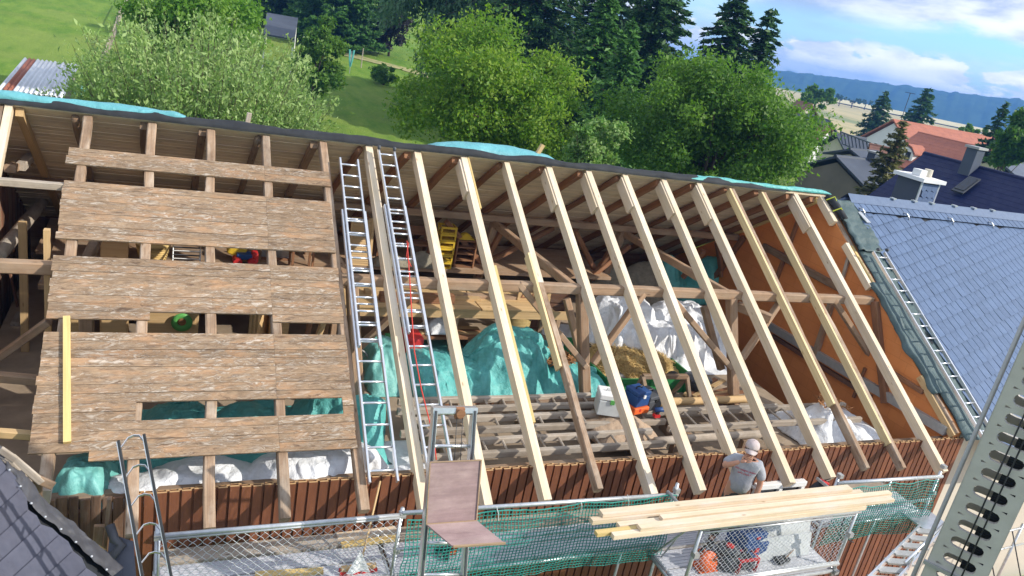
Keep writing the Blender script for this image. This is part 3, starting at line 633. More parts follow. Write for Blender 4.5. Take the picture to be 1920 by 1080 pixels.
# slat fence
A_, B_ = grd(190, 142), grd(246, -14)
T = thing('slat_fence', 'weathered grey slat fence running up the meadow edge', 'fence', A_)
nf = 46
slm = MB().box((0, 0, .62), (.10, .03, 1.25)).me('slat'); slm.materials.append(M['grey'])
for k in range(nf):
    p = A_.lerp(B_, k/(nf-1)); p.z = groundz(p)
    d = (B_-A_); mobj('slat', slm, None, T, Matrix.Translation(p) @ Matrix.Rotation(math.atan2(d.y, d.x)+random.uniform(-.1, .1), 4, 'Z') @ Matrix.Rotation(random.uniform(-.05, .05), 4, 'Y') @ Matrix.Diagonal((1.6, 1, random.uniform(.85, 1.1), 1)))
for z in (.35, .95):
    b = MB()
    for k in range(12):
        p, q_ = A_.lerp(B_, k/12), A_.lerp(B_, (k+1)/12); p.z = groundz(p)+z; q_.z = groundz(q_)+z; b.bar(p, q_, .04, .08)
    b.build('rail', M['grey'], T)
# grey roofed shelter
zs = -2.35; q = [atZ(500, 26, zs+.9), atZ(559, 36, zs+.9), atZ(552, 76, zs), atZ(494, 66, zs)]
c_ = sum(q, V())/4; T = thing('garden_shelter', 'open garden shelter with a flat grey roof on thin white posts', 'shelter', (c_.x, c_.y, groundz(c_)))
MB().prism(q, (0, 0, .12)).build('roof', M['slateroof'], T)
for p in q:
    p2 = p.lerp(c_, .08); MB().tube(V((p2.x, p2.y, groundz(p2)-.1)), p2, .05, 6).build('post', M['white_p'], T)
b = MB(); a_, e_ = q[3].lerp(c_, .07), q[2].lerp(c_, .07)
b.bar(a_+V((0, 0, -.05)), e_+V((0, 0, -.05)), .08, .12); b.build('beam', M['white_p'], T)
# rotary clothes dryer, folded, and a marker post
p = grd(655, 138); T = thing('clothes_dryer', 'folded teal rotary clothes dryer standing on the lawn', 'clothes dryer', p)
MB().tube(p, p+V((0, 0, 1.9)), .03, 6).build('pole', M['galv'], T)
for k in range(4):
    a = k*math.pi/2+.4; b = MB(); d_ = V((math.cos(a), math.sin(a), 0)); b.path([p+V((0, 0, .6))+d_*.04, p+V((0, 0, 1.3))+d_*.18, p+V((0, 0, 2.0))+d_*.26], .05, 6); b.build('arm', M['teal'], T)
p = grd(677, 127); b = MB(); b.path([p+V((0, 0, -.1)), p+V((0, 0, .8)), p+V((0, 0, 1.75))], [.05, .045, .045], 8); tag(b.build('fence_post', M['grey']), 'single pale post at the far edge of the lawn', 'post')
# ================================================================== barn
GZ = -7.1
barn = thing('barn', 'long old barn with its front roof slope stripped to the rafters', 'barn', (2.6, 0, GZ))
WT = -3.21; FL = -3.65
# front wall: brown interlocking profile boards
fwall = MB().box((3.1, -4.66, (WT-.25+GZ)/2), (14.8, .1, WT-.25-GZ)).build('front_wall', M['darkboard'], barn)
def wboard_mesh(w_, H):
    b = MB()
    b.box((w_*.40, -.012, -H/2), (w_*.80, .028, H)); b.box((w_*.86, .02, -H/2), (w_*.28, .03, H))
    b.box((w_*.40, .045, -H/2-.012), (w_*.66, .012, H))
    return b.me('board')
PW = .128; bmesh_ = wboard_mesh(PW, WT-GZ); bmesh_.materials.append(M['wallboard'])
x = -3.22; k = 0
while x < 10.42:
    mobj('board', bmesh_, None, fwall, Matrix.Translation((x, -4.755+random.uniform(-.004, .004), WT+random.uniform(-.012, .012))) @ Matrix.Diagonal((random.uniform(.94, 1.0), 1, 1, 1)))
    x += PW; k += 1
x = -4.08
while x < -3.26:
    wd_ = random.uniform(.09, .14); beam('board', (x+wd_/2, -4.75+random.uniform(-.03, .02), GZ), (x+wd_/2, -4.75, WT-.02+random.uniform(-.03, .03)), wd_*.9, .03, M['wallold'], fwall, (0, -1, 0), .01)
    x += wd_
# window in the front wall
a_, b_ = atY(1418, 914, -4.8), atY(1504, 896, -4.8); wz1 = (a_.z+b_.z)/2-.02; wx0, wx1 = a_.x, b_.x+.02; wz0 = wz1-.75
b = MB()
for xx in (wx0, (wx0+wx1)/2, wx1): b.box((xx, -4.815, (wz0+wz1)/2), (.08, .1, wz1-wz0))
for zz in (wz0, wz1): b.box((( wx0+wx1)/2, -4.817, zz), (wx1-wx0+.1, .11, .09))
win = b.build('window', M['white_p'], barn, bevel=.008)
for s in (0, 1): MB().box((wx0+(wx1-wx0)*(.25+.5*s), -4.80, (wz0+wz1)/2), ((wx1-wx0)/2-.06, .03, wz1-wz0-.06)).build('pane', M['glass'], win)
b = MB(); b.bar((wx0-.1, -4.86, wz0-.06), (wx1+.1, -4.86, wz0-.06), .2, .03); b.build('sill', M['white_p'], win)
# wall plate
beam('wall_plate', (-4.1, -4.58, WT-.16), (10.2, -4.58, WT-.16), .14, .14, M['old'], barn, (0, 0, 1), .01)
# floor, back wall
MB().box((1.45, 0, FL-.06), (13.5, 9.2, .12)).build('floor', M['dirtfloor'], barn)
MB().box((8.9, -3.85, FL-.06), (1.38, 1.5, .12)).build('floor', M['dirtfloor'], barn); MB().box((9.15, 3.2, FL-.06), (1.88, 2.8, .12)).build('floor', M['dirtfloor'], barn)
MB().box((8.65, 0, -5.6), (3.0, 9.2, .12)).build('lower_floor', M['dirtfloor'], barn)
bw = MB().box((2.4, 4.8, (-3.12+GZ)/2), (16.0, .1, -3.12-GZ)).build('back_wall', M['darkboard'], barn)
for i in range(8):
    for j in range(4): beam('plank', (-5.2+3.86*j, 4.73, FL+.1+.10*i-.03), (-5.2+3.86*(j+1)-.01, 4.73, FL+.1+.10*i-.03), .02, .095, M['darkboard'], bw)
# front rafters
RX = [-.0, .84, 1.69, 2.51, 3.36, 4.20, 5.01, 5.91, 6.77, 7.60, 8.45, 9.35]
RT = [5.23, 5.24, 5.24, 5.16, 5.28, 5.29, 5.25, 5.30, 5.27, 5.18, 5.22, 5.33]
oldish = {3, 9, 10}
for i, (x, t) in enumerate(zip(RX, RT)):
    if i in oldish:
        beam('rafter', fr(x+.07, .05 if i != 3 else 1.9, -.085), fr(x+.07, t, -.085), .105, .15, M['rough'], barn, NF, .016)
        if i == 3:
            beam('rafter', fr(x+.055, .03, -.09), fr(x+.055, 2.25, -.09), .10, .18, M['new'], barn, NF)
            beam('splice_batten', fr(x-.015, 1.75, -.075), fr(x-.015, 3.55, -.075), .04, .16, M['newp'], barn, NF)
        else: beam('splice_batten', fr(x-.005, .06, -.07), fr(x-.005, 4.2 if i == 9 else 4.85, -.07), .045, .15, M['newp'], barn, NF)
    else:
        beam('rafter', fr(x+.06, .0, -.09), fr(x+.06, t, -.09), .115, .18, M['new'], barn, NF)
        if 2 <= i: beam('splice_block', fr(x-.018, .06, -.13), fr(x-.018, .72+random.uniform(-.05, .08), -.13), .04, .22, M['new'], barn, NF)
    if i == 2: beam('splice_batten', fr(x+.135, .02, -.03), fr(x+.135, 1.0, -.03), .03, .07, M['newy'], barn, NF); beam('splice_batten', fr(x+.14, 2.0, -.05), fr(x+.14, 4.3, -.05), .04, .1, M['newy'], barn, NF)
OX = [-4.12, -3.27, -2.47, -1.66, -.76]
for i, x in enumerate(OX):
    beam('rafter', fr(x+.06, .03, -.075), fr(x+.06, (4.95, 5.22, 5.22, 5.2, 5.18)[i], -.075), .125, .14, M['rough'], barn, NF, .02)
beam('rafter', fr(-5.02, -.02, -.05), fr(-5.02, 4.9, -.05), .09, .14, M['new'], barn, NF)
beam('rafter', fr(-5.12, .0, -.07), fr(-5.12, 4.9, -.07), .10, .14, M['old'], barn, NF, .015)
# weathered sheathing boards on the left part
SB = .1145*CS
def sheath_panel(t0, t1, rows, xl=-4.24, xr=-.70, cut=-1.64, skip=None):
    dt = (t1-t0)/rows
    for r_ in range(rows):
        ta, tb = t0+dt*r_, t0+dt*(r_+1); tm = (ta+tb)/2
        for (xa, xb) in ((xl+random.uniform(-.012, .012), cut-.001), (cut+.001, xr+random.uniform(-.012, .012))):
            spans = [(xa, xb)]
            if skip:
                for (ca, cb, sa, sb) in skip:
                    if sa <= tm <= sb:
                        ns = []
                        for a_, e_ in spans:
                            if cb <= a_ or ca >= e_: ns.append((a_, e_)); continue
                            if ca > a_: ns.append((a_, ca))
                            if cb < e_: ns.append((cb, e_))
                        spans = ns
            for a_, e_ in spans:
                if e_-a_ < .05: continue
                o_ = .012+random.uniform(-.003, .004)
                beam('sheathing_board', fr(a_, tm, o_), fr(e_, tm+random.uniform(-.004, .004), o_), dt/CS-.004, .024, M['sheath'], barn, NF)
sheath_panel(.60, .86, 2, -4.24, -.67)
sheath_panel(1.12, 1.95, 9)
sheath_panel(2.18, 2.97, 8, skip=[(-3.12, -1.66, 2.88, 3.1)])
sheath_panel(3.13, 4.52, 14, skip=[(-3.22, -.83, 3.92, 4.14), (-5, -3.66, 4.45, 4.6)])
for x in OX[2:]: pass
# back roof: boarding over old round rafters
nrow = 44; dt = 5.05/nrow
for r_ in range(nrow):
    cuts = [-5.55, random.uniform(-2, 0), random.uniform(3, 5), random.uniform(7, 8.5), 10.3]
    for a_, e_ in zip(cuts, cuts[1:]):
        tm = dt*(r_+.5); o_ = .013+random.uniform(-.003, .003)
        beam('roof_board', br(a_+.002, tm, o_), br(e_-.002, tm, o_), dt/CS-.010, .022, M['ceil'], barn, NB)
for i, x in enumerate(RX+OX+[10.0]):
    xx = x-.06+random.uniform(-.05, .05)
    beam('back_rafter', br(xx, .06, -.065), br(xx+random.uniform(-.05, .05), 4.95, -.075), .115, .12, M['brace'] if x > -.5 else M['old'], barn, NB, .015, round_=i % 3 == 0)
beam('ridge_board', (-5.4, .035, .012), (10.25, .035, .012), .05, .05, M['new'], barn)
beam('back_rafter', br(-4.9, .05, -.07), br(-4.86, 4.9, -.07), .1, .12, M['ply'], barn, NB)
# purlins, collars, posts, braces
beam('purlin', (-5.35, -2.12, -1.60), (10.15, -2.12, -1.60), .15, .16, M['frame'], barn, (0, 0, 1), .008)
beam('purlin', (-5.35, 2.22, -1.69), (10.15, 2.22, -1.69), .15, .15, M['frame'], barn, (0, 0, 1), .008)
for x in (-3.9, -.45, 3.44, 6.76):
    beam('collar_beam', (x-.04, -2.0, -1.68), (x+.10, 2.2, -1.82), .13, .15, M['frame'], barn, (0, 0, 1), .008)
def post(p0, p1, w=.17, m='frame', rd=False): beam('post', p0, p1, w, w, M[m], barn, (0, 1, 0), .008, round_=rd)
post((3.74, -2.62, FL), (3.42, -2.14, -1.66)); post((6.92, -2.68, FL), (6.58, -2.14, -1.66)); post((-.2, -2.6, FL), (-.45, -2.14, -1.66)); post((-3.8, -2.6, FL), (-3.9, -2.14, -1.66))
for x in (3.55, 6.8, -.3, -3.8): post((x, 2.75, FL), (x, 2.25, -1.75))
Bm = [((1208, 548), (1112, 682), -2.25), ((972, 532), (1098, 688), -2.25), ((1262, 562), (1370, 690), -2.25), ((1462, 566), (1390, 672), -2.25), ((1562, 560), (1640, 682), -2.25), ((664, 660), (770, 560), -1.4)]
for a_, e_, y in Bm: beam('brace', atY(*a_, y+.12), atY(*e_, y-.25), .10, .12, M['frame'], barn, (0, 1, 0), .008)
Bb = [((837, 415), (904, 494)), ((946, 424), (896, 517)), ((922, 487), (1037, 428)), ((1078, 433), (1115, 505)), ((1148, 465), (1110, 524)), ((1108, 520), (1180, 461)), ((690, 405), (640, 430)), ((1345, 455), (1352, 505)), ((1320, 470), (1280, 520))]
for a_, e_ in Bb: beam('brace', atY(*a_, 2.15), atY(*e_, 2.45), .11, .12, M['brace'], barn, (0, 1, 0), .01)
beam('brace', atY(1320, 575, -1.9), atY(1352, 692, -2.3), .12, .13, M['old'], barn, (0, 1, 0), .01)
beam('brace', atY(1062, 560, -1.2), atY(1092, 680, -1.6), .12, .12, M['frame'], barn, (0, 1, 0), .015)
beam('purlin_end', (6.9, -2.0, -1.86), (7.35, -2.45, -1.92), .15, .17, M['frame'], barn, (0, 0, 1), .01)
# right gable wall, painted orange inside
GX = 10.2
Mg = Matrix(((0, 0, 1, GX), (1, 0, 0, 0), (0, 1, 0, 0), (0, 0, 0, 1)))
def tri(o): return [(-4.7, GZ), (4.7, GZ), (4.7, -4.7*TN-o), (0, -o), (-4.7, -4.7*TN-o)]
pl_ = tri(.06); vs_ = [(y, z, 0) for y, z in pl_]+[(y, z, .22) for y, z in pl_]
gw = mobj('gable_wall', mesh('gable_wall', vs_, [tuple(range(5))[::-1], tuple(range(5, 10))]+[(i, (i+1) % 5, 5+(i+1) % 5, 5+i) for i in range(5)]), M['orange'], barn, Mg)
for a_, e_, wd_, m in [((1432, 462), (1590, 548), .15, 'old'), ((1497, 412), (1456, 522), .09, 'brace'), ((1594, 472), (1580, 520), .07, 'grey'), ((1640, 566), (1660, 756), .15, 'brace'), ((1559, 567), (1528, 668), .13, 'old'), ((1352, 450), (1352, 520), .1, 'brace'), ((1395, 445), (1340, 520), .13, 'brace'), ((1622, 690), (1600, 745), .06, 'brace'), ((1660, 690), (1730, 735), .09, 'brace')]:
    beam('gable_timber', atX(*a_, GX-.06), atX(*e_, GX-.06), wd_, wd_*.8, M[m], gw, (1, 0, 0), .01)
ledge = [atX(1440, 612, GX-.05), atX(1795, 806, GX-.05)]
beam('ledge', V((GX-.05, .4, -3.26)), V((GX-.05, -4.6, -3.16)), .1, .17, M['galvdull'], gw, (0, 0, 1))
beam('ledge', V((GX-.04, .1, -3.44)), V((GX-.04, -2.9, -3.40)), .08, .09, M['darkboard'], gw, (0, 0, 1))
# roof edge at the gable
beam('verge_rafter', fr(10.13, .02, -.05), fr(10.13, .62, -.05), .11, .16, M['new'], barn, NF)
beam('verge_rafter', fr(10.13, 1.1, -.06), fr(10.13, 2.05, -.06), .09, .14, M['new'], barn, NF)
beam('verge_batten', fr(10.25, 1.15, -.03), fr(10.25, 2.1, -.03), .05, .06, M['newy'], barn, NF)
beam('verge_rafter', fr(10.18, 3.75, -.09), fr(10.18, 4.78, -.09), .05, .12, M['ply'], barn, NF)
beam('verge_rafter', fr(10.28, .1, -.10), fr(10.28, 4.75, -.10), .12, .16, M['rough'], barn, NF, .012)
beam('back_rafter', br(10.1, .05, -.08), br(10.12, 2.6, -.08), .09, .12, M['newy'], barn, NB)
def membrane(x0, x1, t0, t1, lift, seed, mat='membrane', nx=26, ny=40, lip=.0):
    def fn(u, w_):
        t = t0+(t1-t0)*w_; e = .10*mnoise.fractal(V((w_*5, seed, 0)), 1, 2, 3)
        xa = x0+e; x = xa+(x1-xa)*u
        o_ = lift+.03*mnoise.fractal(V((u*1.5, w_*7, seed)), 1, 2, 3)+.05*math.exp(-((u-.1)/.12)**2)*(1+mnoise.noise(V((w_*6, seed, 4))))-lip*max(0, .22-u)
        return fr(x, t, max(o_, -.2))
    b = MB(); b.grid(nx, ny, fn); o = b.build('underlay', M[mat], barn, True); s_ = o.modifiers.new('s', 'SOLIDIFY'); s_.thickness = .006; return o
membrane(10.30, 11.05, .10, 1.30, .05, 1.3); membrane(10.34, 11.05, 1.25, 4.9, .02, 7.1, lip=.25); membrane(10.16, 10.45, 1.98, 4.1, .04, 4.4, lip=.4)
b = MB(); b.path([fr(10.22, .05, .07), fr(10.30, .3, .10), fr(10.36, .6, .08)], [.07, .085, .07], 10); b.build('felt_roll', M['felt'], barn, True)
b = MB(); 
for t_ in (.15, .42): b.path([fr(10.13, t_, .08), fr(10.27, t_, .20), fr(10.42, t_+.02, .08)], .014, 6)
b.build('strap', flat('lime_strap', (.55, .6, .05)) if 'lime' not in M else M['lime'], barn)
# left gable: dark boards and timbers
lg = MB().prism([(-5.50, y, z) for y, z in tri(.0)], (-.04, 0, 0)).build('gable_wall', M['darkboard'], barn)
y = -4.6
while y < 4.6:
    wd_ = random.uniform(.13, .22); zt = -(abs(y+wd_/2)+wd_/2)*TN-.03
    beam('board', (-5.47+random.uniform(-.01, .02), y+wd_/2, GZ+1.5), (-5.47, y+wd_/2, zt), wd_*.93, .03, M['darkboard' if random.random() < .6 else 'old'], lg, (1, 0, 0), .006); y += wd_
beam('gable_timber', (-5.15, -.4, -2.12), (-5.12, 4.4, -2.55), .21, .21, M['grey'], lg, (0, 0, 1), .01, round_=True)
beam('gable_timber', atX(28, 612, -5.12), atX(75, 510, -5.2), .15, .13, M['grey'], lg, (1, 0, 0), .02)
beam('gable_timber', atX(-10, 712, -5.05), atX(30, 760, -5.2), .12, .12, M['old'], lg, (1, 0, 0), .02)
beam('gable_timber', atX(18, 316, -5.1), atX(66, 296, -5.1), .15, .12, M['frame'], lg, (0, 0, 1), .01)
beam('gable_timber', atX(40, 312, -5.0), atX(72, 280, -5.0), .13, .13, M['grey'], lg, (0, 0, 1), .01)
for (a_, e_, y, m, s) in [((-8, 706), (80, 714), -3.1, 'frame', .11), ((-8, 812), (60, 817), -4.05, 'ply', .09), ((-5, 340), (122, 350), -1.15, 'grey', .10)]:
    beam('rail', atY(*a_, y), atY(*e_, y), s, s, M[m], barn, (0, 0, 1), .01)
beam('brace', atY(-6, 672, -2.6), atY(92, 602, -2.75), .09, .11, M['old'], barn, (0, 1, 0), .01)
beam('stud', atY(88, 430, -1.9)-V((0, 0, 1.7)), atY(88, 430, -1.9), .07, .1, M['ply'], barn, (0, 1, 0))
beam('stud', (-4.85, -.3, FL), (-4.85, -.3, -1.6), .1, .1, M['ply'], barn, (0, 1, 0))
for k in range(9):
    p = atX(random.uniform(8, 60), random.uniform(560, 830), -5.25); beam('board', p+V((.1, random.uniform(-.3, .3), -.7)), p+V((-.02, random.uniform(-.2, .2), .5)), random.uniform(.09, .16), .025, M['darkboard' if k % 2 else 'old'], lg, (1, 0, 0), .02)
# felt, tarpaulins along the ridge
def ridge_roll(name, label, cat, x0, x1, base, ry, rz, mat, seed, n=80, arch=0., amp=.35, yc=.05):
    b = MB(); m = 12
    def fn(u, w_):
        x = x0+(x1-x0)*u; a = math.pi*(w_*1.15-.05); k = 1+amp*mnoise.fractal(V((x*1.4, w_*2.2, seed)), 1, 2, 4)
        taper = min(1, min(u, 1-u)*14+.25); h = rz*k*taper+arch*math.sin(math.pi*u)**.8
        return V((x, yc-ry*(1+.3*(k-1))*math.cos(a)+.02*mnoise.noise(V((x*2.3, seed, 1))), base+h*math.sin(a)))
    b.grid(n, m, fn); o = b.build(name, mat, None, True); return tag(o, label, cat)
ridge_roll('roofing_felt', 'black roofing felt strip lying along the barn ridge', 'roofing felt', -5.5, 9.2, .03, .11, .085, M['felt'], 2.2, 260, amp=.5)
ridge_roll('tarpaulin', 'cyan tarpaulin folded over the left end of the barn ridge', 'tarpaulin', -5.7, -2.75, .09, .12, .075, M['cyan'], 5.2, 120, amp=.6, yc=.10)
ridge_roll('tarpaulin', 'cyan tarpaulin bulging up behind the middle of the ridge', 'tarpaulin', 1.25, 3.75, .02, .22, .05, M['cyan'], 8.2, 90, .13, .5, .40)
ridge_roll('tarpaulin', 'thin teal tarpaulin strip along the right part of the ridge', 'tarpaulin', 6.6, 10.4, .07, .08, .06, M['teal'], 9.9, 140, amp=.6)
for px, py, dd, lab in ((466, 222, .5, 'pale timber stub sticking up behind the left ridge'), (1008, 288, .4, 'leaning timber stub sticking up behind the middle of the ridge')):
    p = atY(px, py, dd); tp = atY(px+(2 if px < 500 else 10), py-(10 if px < 500 else 17), dd); tag(beam('timber_stub', p-(tp-p)*2.2, tp, .07, .07, M['grey' if px < 500 else 'ply']), lab, 'timber')
# ================================================================== slate roof next door
nb = thing('slate_roof_house', 'neighbouring house with a blue-grey slate roof joined to the barn', 'house', (14, 0, GZ))
MB().prism([(10.46, -4.7, GZ), (10.46, 4.7, GZ), (10.46, 4.7, -4.7*TN-.2), (10.46, 0, -.2), (10.46, -4.7, -4.7*TN-.2)], (12, 0, 0)).build('wall', M['cream'], nb)
rf = MB().prism([fr(10.9, .02, .0), fr(24, .02, .0), fr(24, 5.4, .0), fr(10.9, 5.4, .0)], NF*.012).build('roof', M['felt'], nb)
MB().prism([br(10.9, .02, 0), br(24, .02, 0), br(24, 5.4, 0), br(10.9, 5.4, 0)], NB*.05).build('roof', M['slate'], nb)
SW, SLN, RISE = .205, .285, .325
def slate_cells():
    out = []
    for c_ in range(-30, 24):
        for k in range(0, 66):
            x = 10.93+k*SW+(c_ % 3)*.03; s_ = .62+c_*SLN+0-(k*SW)*RISE+2.6*0+ (x-10.93)*0
            s_ += 0
            if x > 24 or s_+SLN-SW*RISE < .46 or s_+SLN > 6.4: continue
            out.append((x, s_))
    return out
cells = slate_cells()
def sp(x, s_, o_): return fr(x, s_*CS, o_)
vis = []
for x, s_ in cells:
    q_ = pj(sp(x+SW/2, s_+SLN/2, .05)); 
    if -20 < q_[0] < 1960 and q_[1] < 1000: vis.append((x, s_))
vis.sort(key=lambda c_: (sp(c_[0], c_[1], 0)-CAM).length); vset = set(vis[:300])
sb = MB()
def slab(b, x, s_, L, j=0.):
    g = .014; rise = (SW-g)*RISE; o0, o1 = .032, .062+j
    mc = lambda q: max(q, .40); A0 = sp(x, mc(s_-.02), o0); B0 = sp(x+SW-g, mc(s_-rise-.02), o0); C0 = sp(x+SW-g+.01, mc(s_+L-rise), o1); D0 = sp(x+.01, mc(s_+L), o1)
    b.prism([A0, B0, C0, D0], NF*.008)
for (x, s_) in cells:
    if (x, s_) in vset:
        b = MB(); slab(b, x, s_, SLN, random.uniform(-.004, .006)); b.build('slate', M['slate'], rf)
    else: slab(sb, x, s_, SLN)
tag(sb.build('slates', M['slate'], rf), kind='stuff')
x = 10.93; tb = MB(); n = 0
while x < 24:      # short vertical course under the ridge
    b = MB() if pj(sp(x, .2, 0))[0] < 1930 else tb; b.prism([sp(x, .05, .05), sp(x+.170, .05, .05), sp(x+.210, .41, .075), sp(x+.04, .41, .075)], NF*.008)
    if b is not tb: b.build('ridge_slate', M['slate'], rf)
    x += .19
if tb.v: tag(tb.build('ridge_slates', M['slate'], rf), kind='stuff')
b = MB(); b.add([fr(10.9, .14, .075), fr(24, .14, .075), (24, 0, .135), (10.9, 0, .135), br(24, .14, .075), br(10.9, .14, .075)], [(0, 1, 2, 3), (3, 2, 4, 5)]); b.build('ridge_cap', M['slate'], nb)
for k, x in enumerate((11.05, 12.45, 13.95, 15.4)):
    b = MB(); b.path([sp(x, .30, .07), sp(x-.02, .40, .14), sp(x+.02, .47, .11), sp(x+.07, .50, .05)], .016, 6); b.build('roof_hook', M['galv'], nb)
for x in (12.3, 13.0, 13.6, 14.4, 15.1, 15.8): MB().box((x, -.02, .14), (.09, .12, .03)).build('ridge_clip', M['galv'], nb)
b = MB(); b.prism([sp(10.92, .45, .06), sp(11.0, .42, .07), sp(11.1, .75, .08), sp(10.98, .75, .08)], NF*.02); b.build('flashing', M['galv'], nb)
# chimney on its back slope
cp = atY(1716, 384, 1.0); cz = atY(1716, 335, 1.0).z
ch = MB().box((cp.x+.12, 1.25, (cz-1.2+cz)/2-.1), (.62, .75, 1.5)).build('chimney', M['slateroof'], nb)
c0 = V((cp.x+.12, 1.25, cz-.85))
for zz in range(5):
    for k in range(3):
        b = MB(); xx = c0.x-.31+.2*k+.1*(zz % 2); z_ = cz-.08-.17*zz; y_ = 1.25-.375
        x1 = min(xx+.2, c0.x+.31); b.prism([(max(xx, c0.x-.31), y_-.012, z_), (x1, y_-.012, z_), (x1, y_-.02, z_-.15), ((max(xx, c0.x-.31)+x1)/2, y_-.022, z_-.19), (max(xx, c0.x-.31), y_-.02, z_-.13)], (0, .012, 0)); b.build('cladding_slate', M['slate'], ch)
for sx in (-1, 1): MB().box((c0.x+.31*sx, 1.25-.38, cz-.75), (.05, .03, 1.4)).build('corner_trim', M['galv'], ch)
MB().box((c0.x, 1.25, cz+.01), (.82, .95, .09)).build('cap', M['white'], ch)
MB().box((c0.x-.12, 1.2, cz+.14), (.22, .25, .16)).build('flue', M['white'], ch); MB().lathe((c0.x+.18, 1.2, cz+.05), [(.11, 0), (.10, .2)], 12).build('flue_pot', M['cream'], ch)
# ================================================================== ladders
def ladder(name, label, P0, P1, wid, nr, off, mat='alu', rail=(.028, .07), group='aluminium ladders', hooks=False, rung=.016, sec2=None):
    # P0 foot, P1 head (centre line); wid = clear width; off = direction the ladder faces
    P0, P1 = V(P0), V(P1); Ml = axes(P0, P1, off); L = (P1-P0).length
    T = thing(name, label, 'ladder', M=Ml, group=group)
    def W_(p): return Ml @ V(p)
    def section(a0, a1, w_, o_, n):
        for s in (-1, 1):
            b = MB(); b.bar(W_((a0, s*w_/2, o_)), W_((a1, s*w_/2, o_)), rail[0], rail[1], Ml.to_3x3() @ V((0, 0, 1))); b.build('rail', M[mat], T, bevel=.005)
        st = (a1-a0)/n
        for k in range(n):
            x = a0+st*(k+.5); b = MB(); b.tube(W_((x, -w_/2, o_)), W_((x, w_/2, o_)), rung, 8); b.build('rung', M[mat], T, True)
    if sec2: section(0, sec2[0], wid, 0, sec2[2]); section(sec2[1], L, wid-.07, .06, nr)
    else: section(0, L, wid, 0, nr)
    if hooks:
        for s in (-1, 1):
            b = MB(); b.lathe(W_((L-.02, s*(wid-.07)/2, .11)), [(.035, -.02), (.035, .02)], 12, Ml.to_3x3() @ Matrix.Rotation(math.pi/2, 3, 'X')); b.build('wheel', M['dgreyp'], T, True)
    return T
lad1 = ladder('extension_ladder', 'aluminium extension ladder lying on the roof beside the sheathing', fr(-.44, 4.93, .06), fr(-.35, .42, .06), .35, 15, NF, sec2=(4.35, 1.9, 14))
lad2 = ladder('extension_ladder', 'aluminium extension ladder with a red rope between two new rafters', fr(.31, 4.95, .06), fr(.30, .15, .06), .33, 15, NF, sec2=(4.55, 2.15, 15), hooks=True)
b = MB()
pts = [RF(763, 452, .16), RF(768, 520, .17), RF(772, 590, .15), RF(777, 660, .17), RF(790, 730, .14), RF(800, 770, .16), RF(808, 800, .12), RF(815, 838, .1), RF(818, 862, .1)]
b.path(pts, .009, 5); pts = [RF(766, 455, .17), RF(762, 480, .15), RF(771, 500, .16)]; b.path(pts, .008, 5)
tag(b.build('rope', M['rope'], None, True), 'red rope hanging down the roped extension ladder', 'rope')
ladder('roof_ladder', 'narrow aluminium ladder lying along the edge of the slate roof', fr(10.64, 4.95, .22), fr(10.60, 1.42, .22), .33, 15, NF, hooks=True)
# long new batten on the sheathing
tag(beam('wooden_batten', RF(126, 830, .05), RF(125, 594, .05), .075, .05, M['newy'], None, NF), 'yellow new batten lying upright on the weathered sheathing', 'batten')
# ================================================================== inside the barn
def field(name, label, cat, x0, x1, y0, y1, bumps, mat, zfloor=FL, edge=.18, wr=.05, nx=70, ny=46, seed=1., skirt=0., parent=None, group=None, round_=1.0, holes=None):
    # a sheet draped over a heap: bumps are (x, y, z_top, radius_x, radius_y)
    b = MB()
    def fn(u, w_):
        x = x0+(x1-x0)*u; y = y0+(y1-y0)*w_
        h = 0
        for (bx, by, bz, rx, ry) in bumps:
            d2 = ((x-bx)/rx)**2+((y-by)/ry)**2; h = max(h, (bz-zfloor)*math.exp(-d2**round_))
        ex = min(1, min(x-x0, x1-x)/edge+.02); ey = min(1, min(y-y0, y1-y)/edge+.02)
        e = (1-(1-ex)**2)*(1-(1-ey)**2)
        n_ = mnoise.fractal(V((x*2.3, y*2.3, seed)), 1, 2, 4); wx, wy = x+.25*n_, y+.2*n_
        c1 = abs(mnoise.noise(V((wx*2.4, wy*1.5, seed+7)))); c2 = abs(mnoise.noise(V((wx*5.1+3, wy*3.6, seed+3)))); c3 = abs(mnoise.noise(V((wx*11, wy*8, seed+5))))
        cr = 1.7*c1+.85*c2+.4*c3
        z = zfloor+h*e+wr*1.5*(cr-.35)*(.3+.7*min(1, h*1.3))
        return V((x+.10*n_*wr/.05, y-.22*(c1+.4*c2-.25)*(1 if w_ < .45 else .3)*wr/.05*min(1, h*2), max(z, zfloor+.015)))
    b.grid(nx, ny, fn); o = b.build(name, M[mat], parent, True); s_ = o.modifiers.new('s', 'SOLIDIFY'); s_.thickness = .006
    return tag(o, label, cat, group) if parent is None else o
def zt(px, py, y): return atY(px, py, y)
# teal tarpaulin heaps
p1, p2, p3, p4 = zt(790, 668, -1.5), zt(960, 622, -1.35), zt(1060, 690, -1.8), zt(1110, 705, -1.9)
field('tarpaulin', 'large teal tarpaulin draped over a heap in the middle of the barn', 'tarpaulin', .75, 4.45, -2.38, .2, [(p1.x, -1.5, p1.z, .95, .8), (p2.x, -1.35, p2.z, .8, .85), (p3.x, -1.6, p3.z, .7, .7), (p4.x+.1, -1.75, p4.z, .5, .5), (1.9, -1.6, p1.z-.06, 1.1, .7)], 'teal', edge=.10, wr=.06, nx=190, ny=120, seed=3.3, round_=2.0)
p1 = zt(725, 640, -1.1)
field('tarpaulin', 'pale teal tarpaulin hanging over a red machine behind the ladders', 'tarpaulin', .15, .95, -2.0, -.3, [(p1.x-.1, -1.1, p1.z, .55, .7)], 'tealpale', edge=.12, wr=.05, nx=40, ny=50, seed=5.1, round_=2.2)
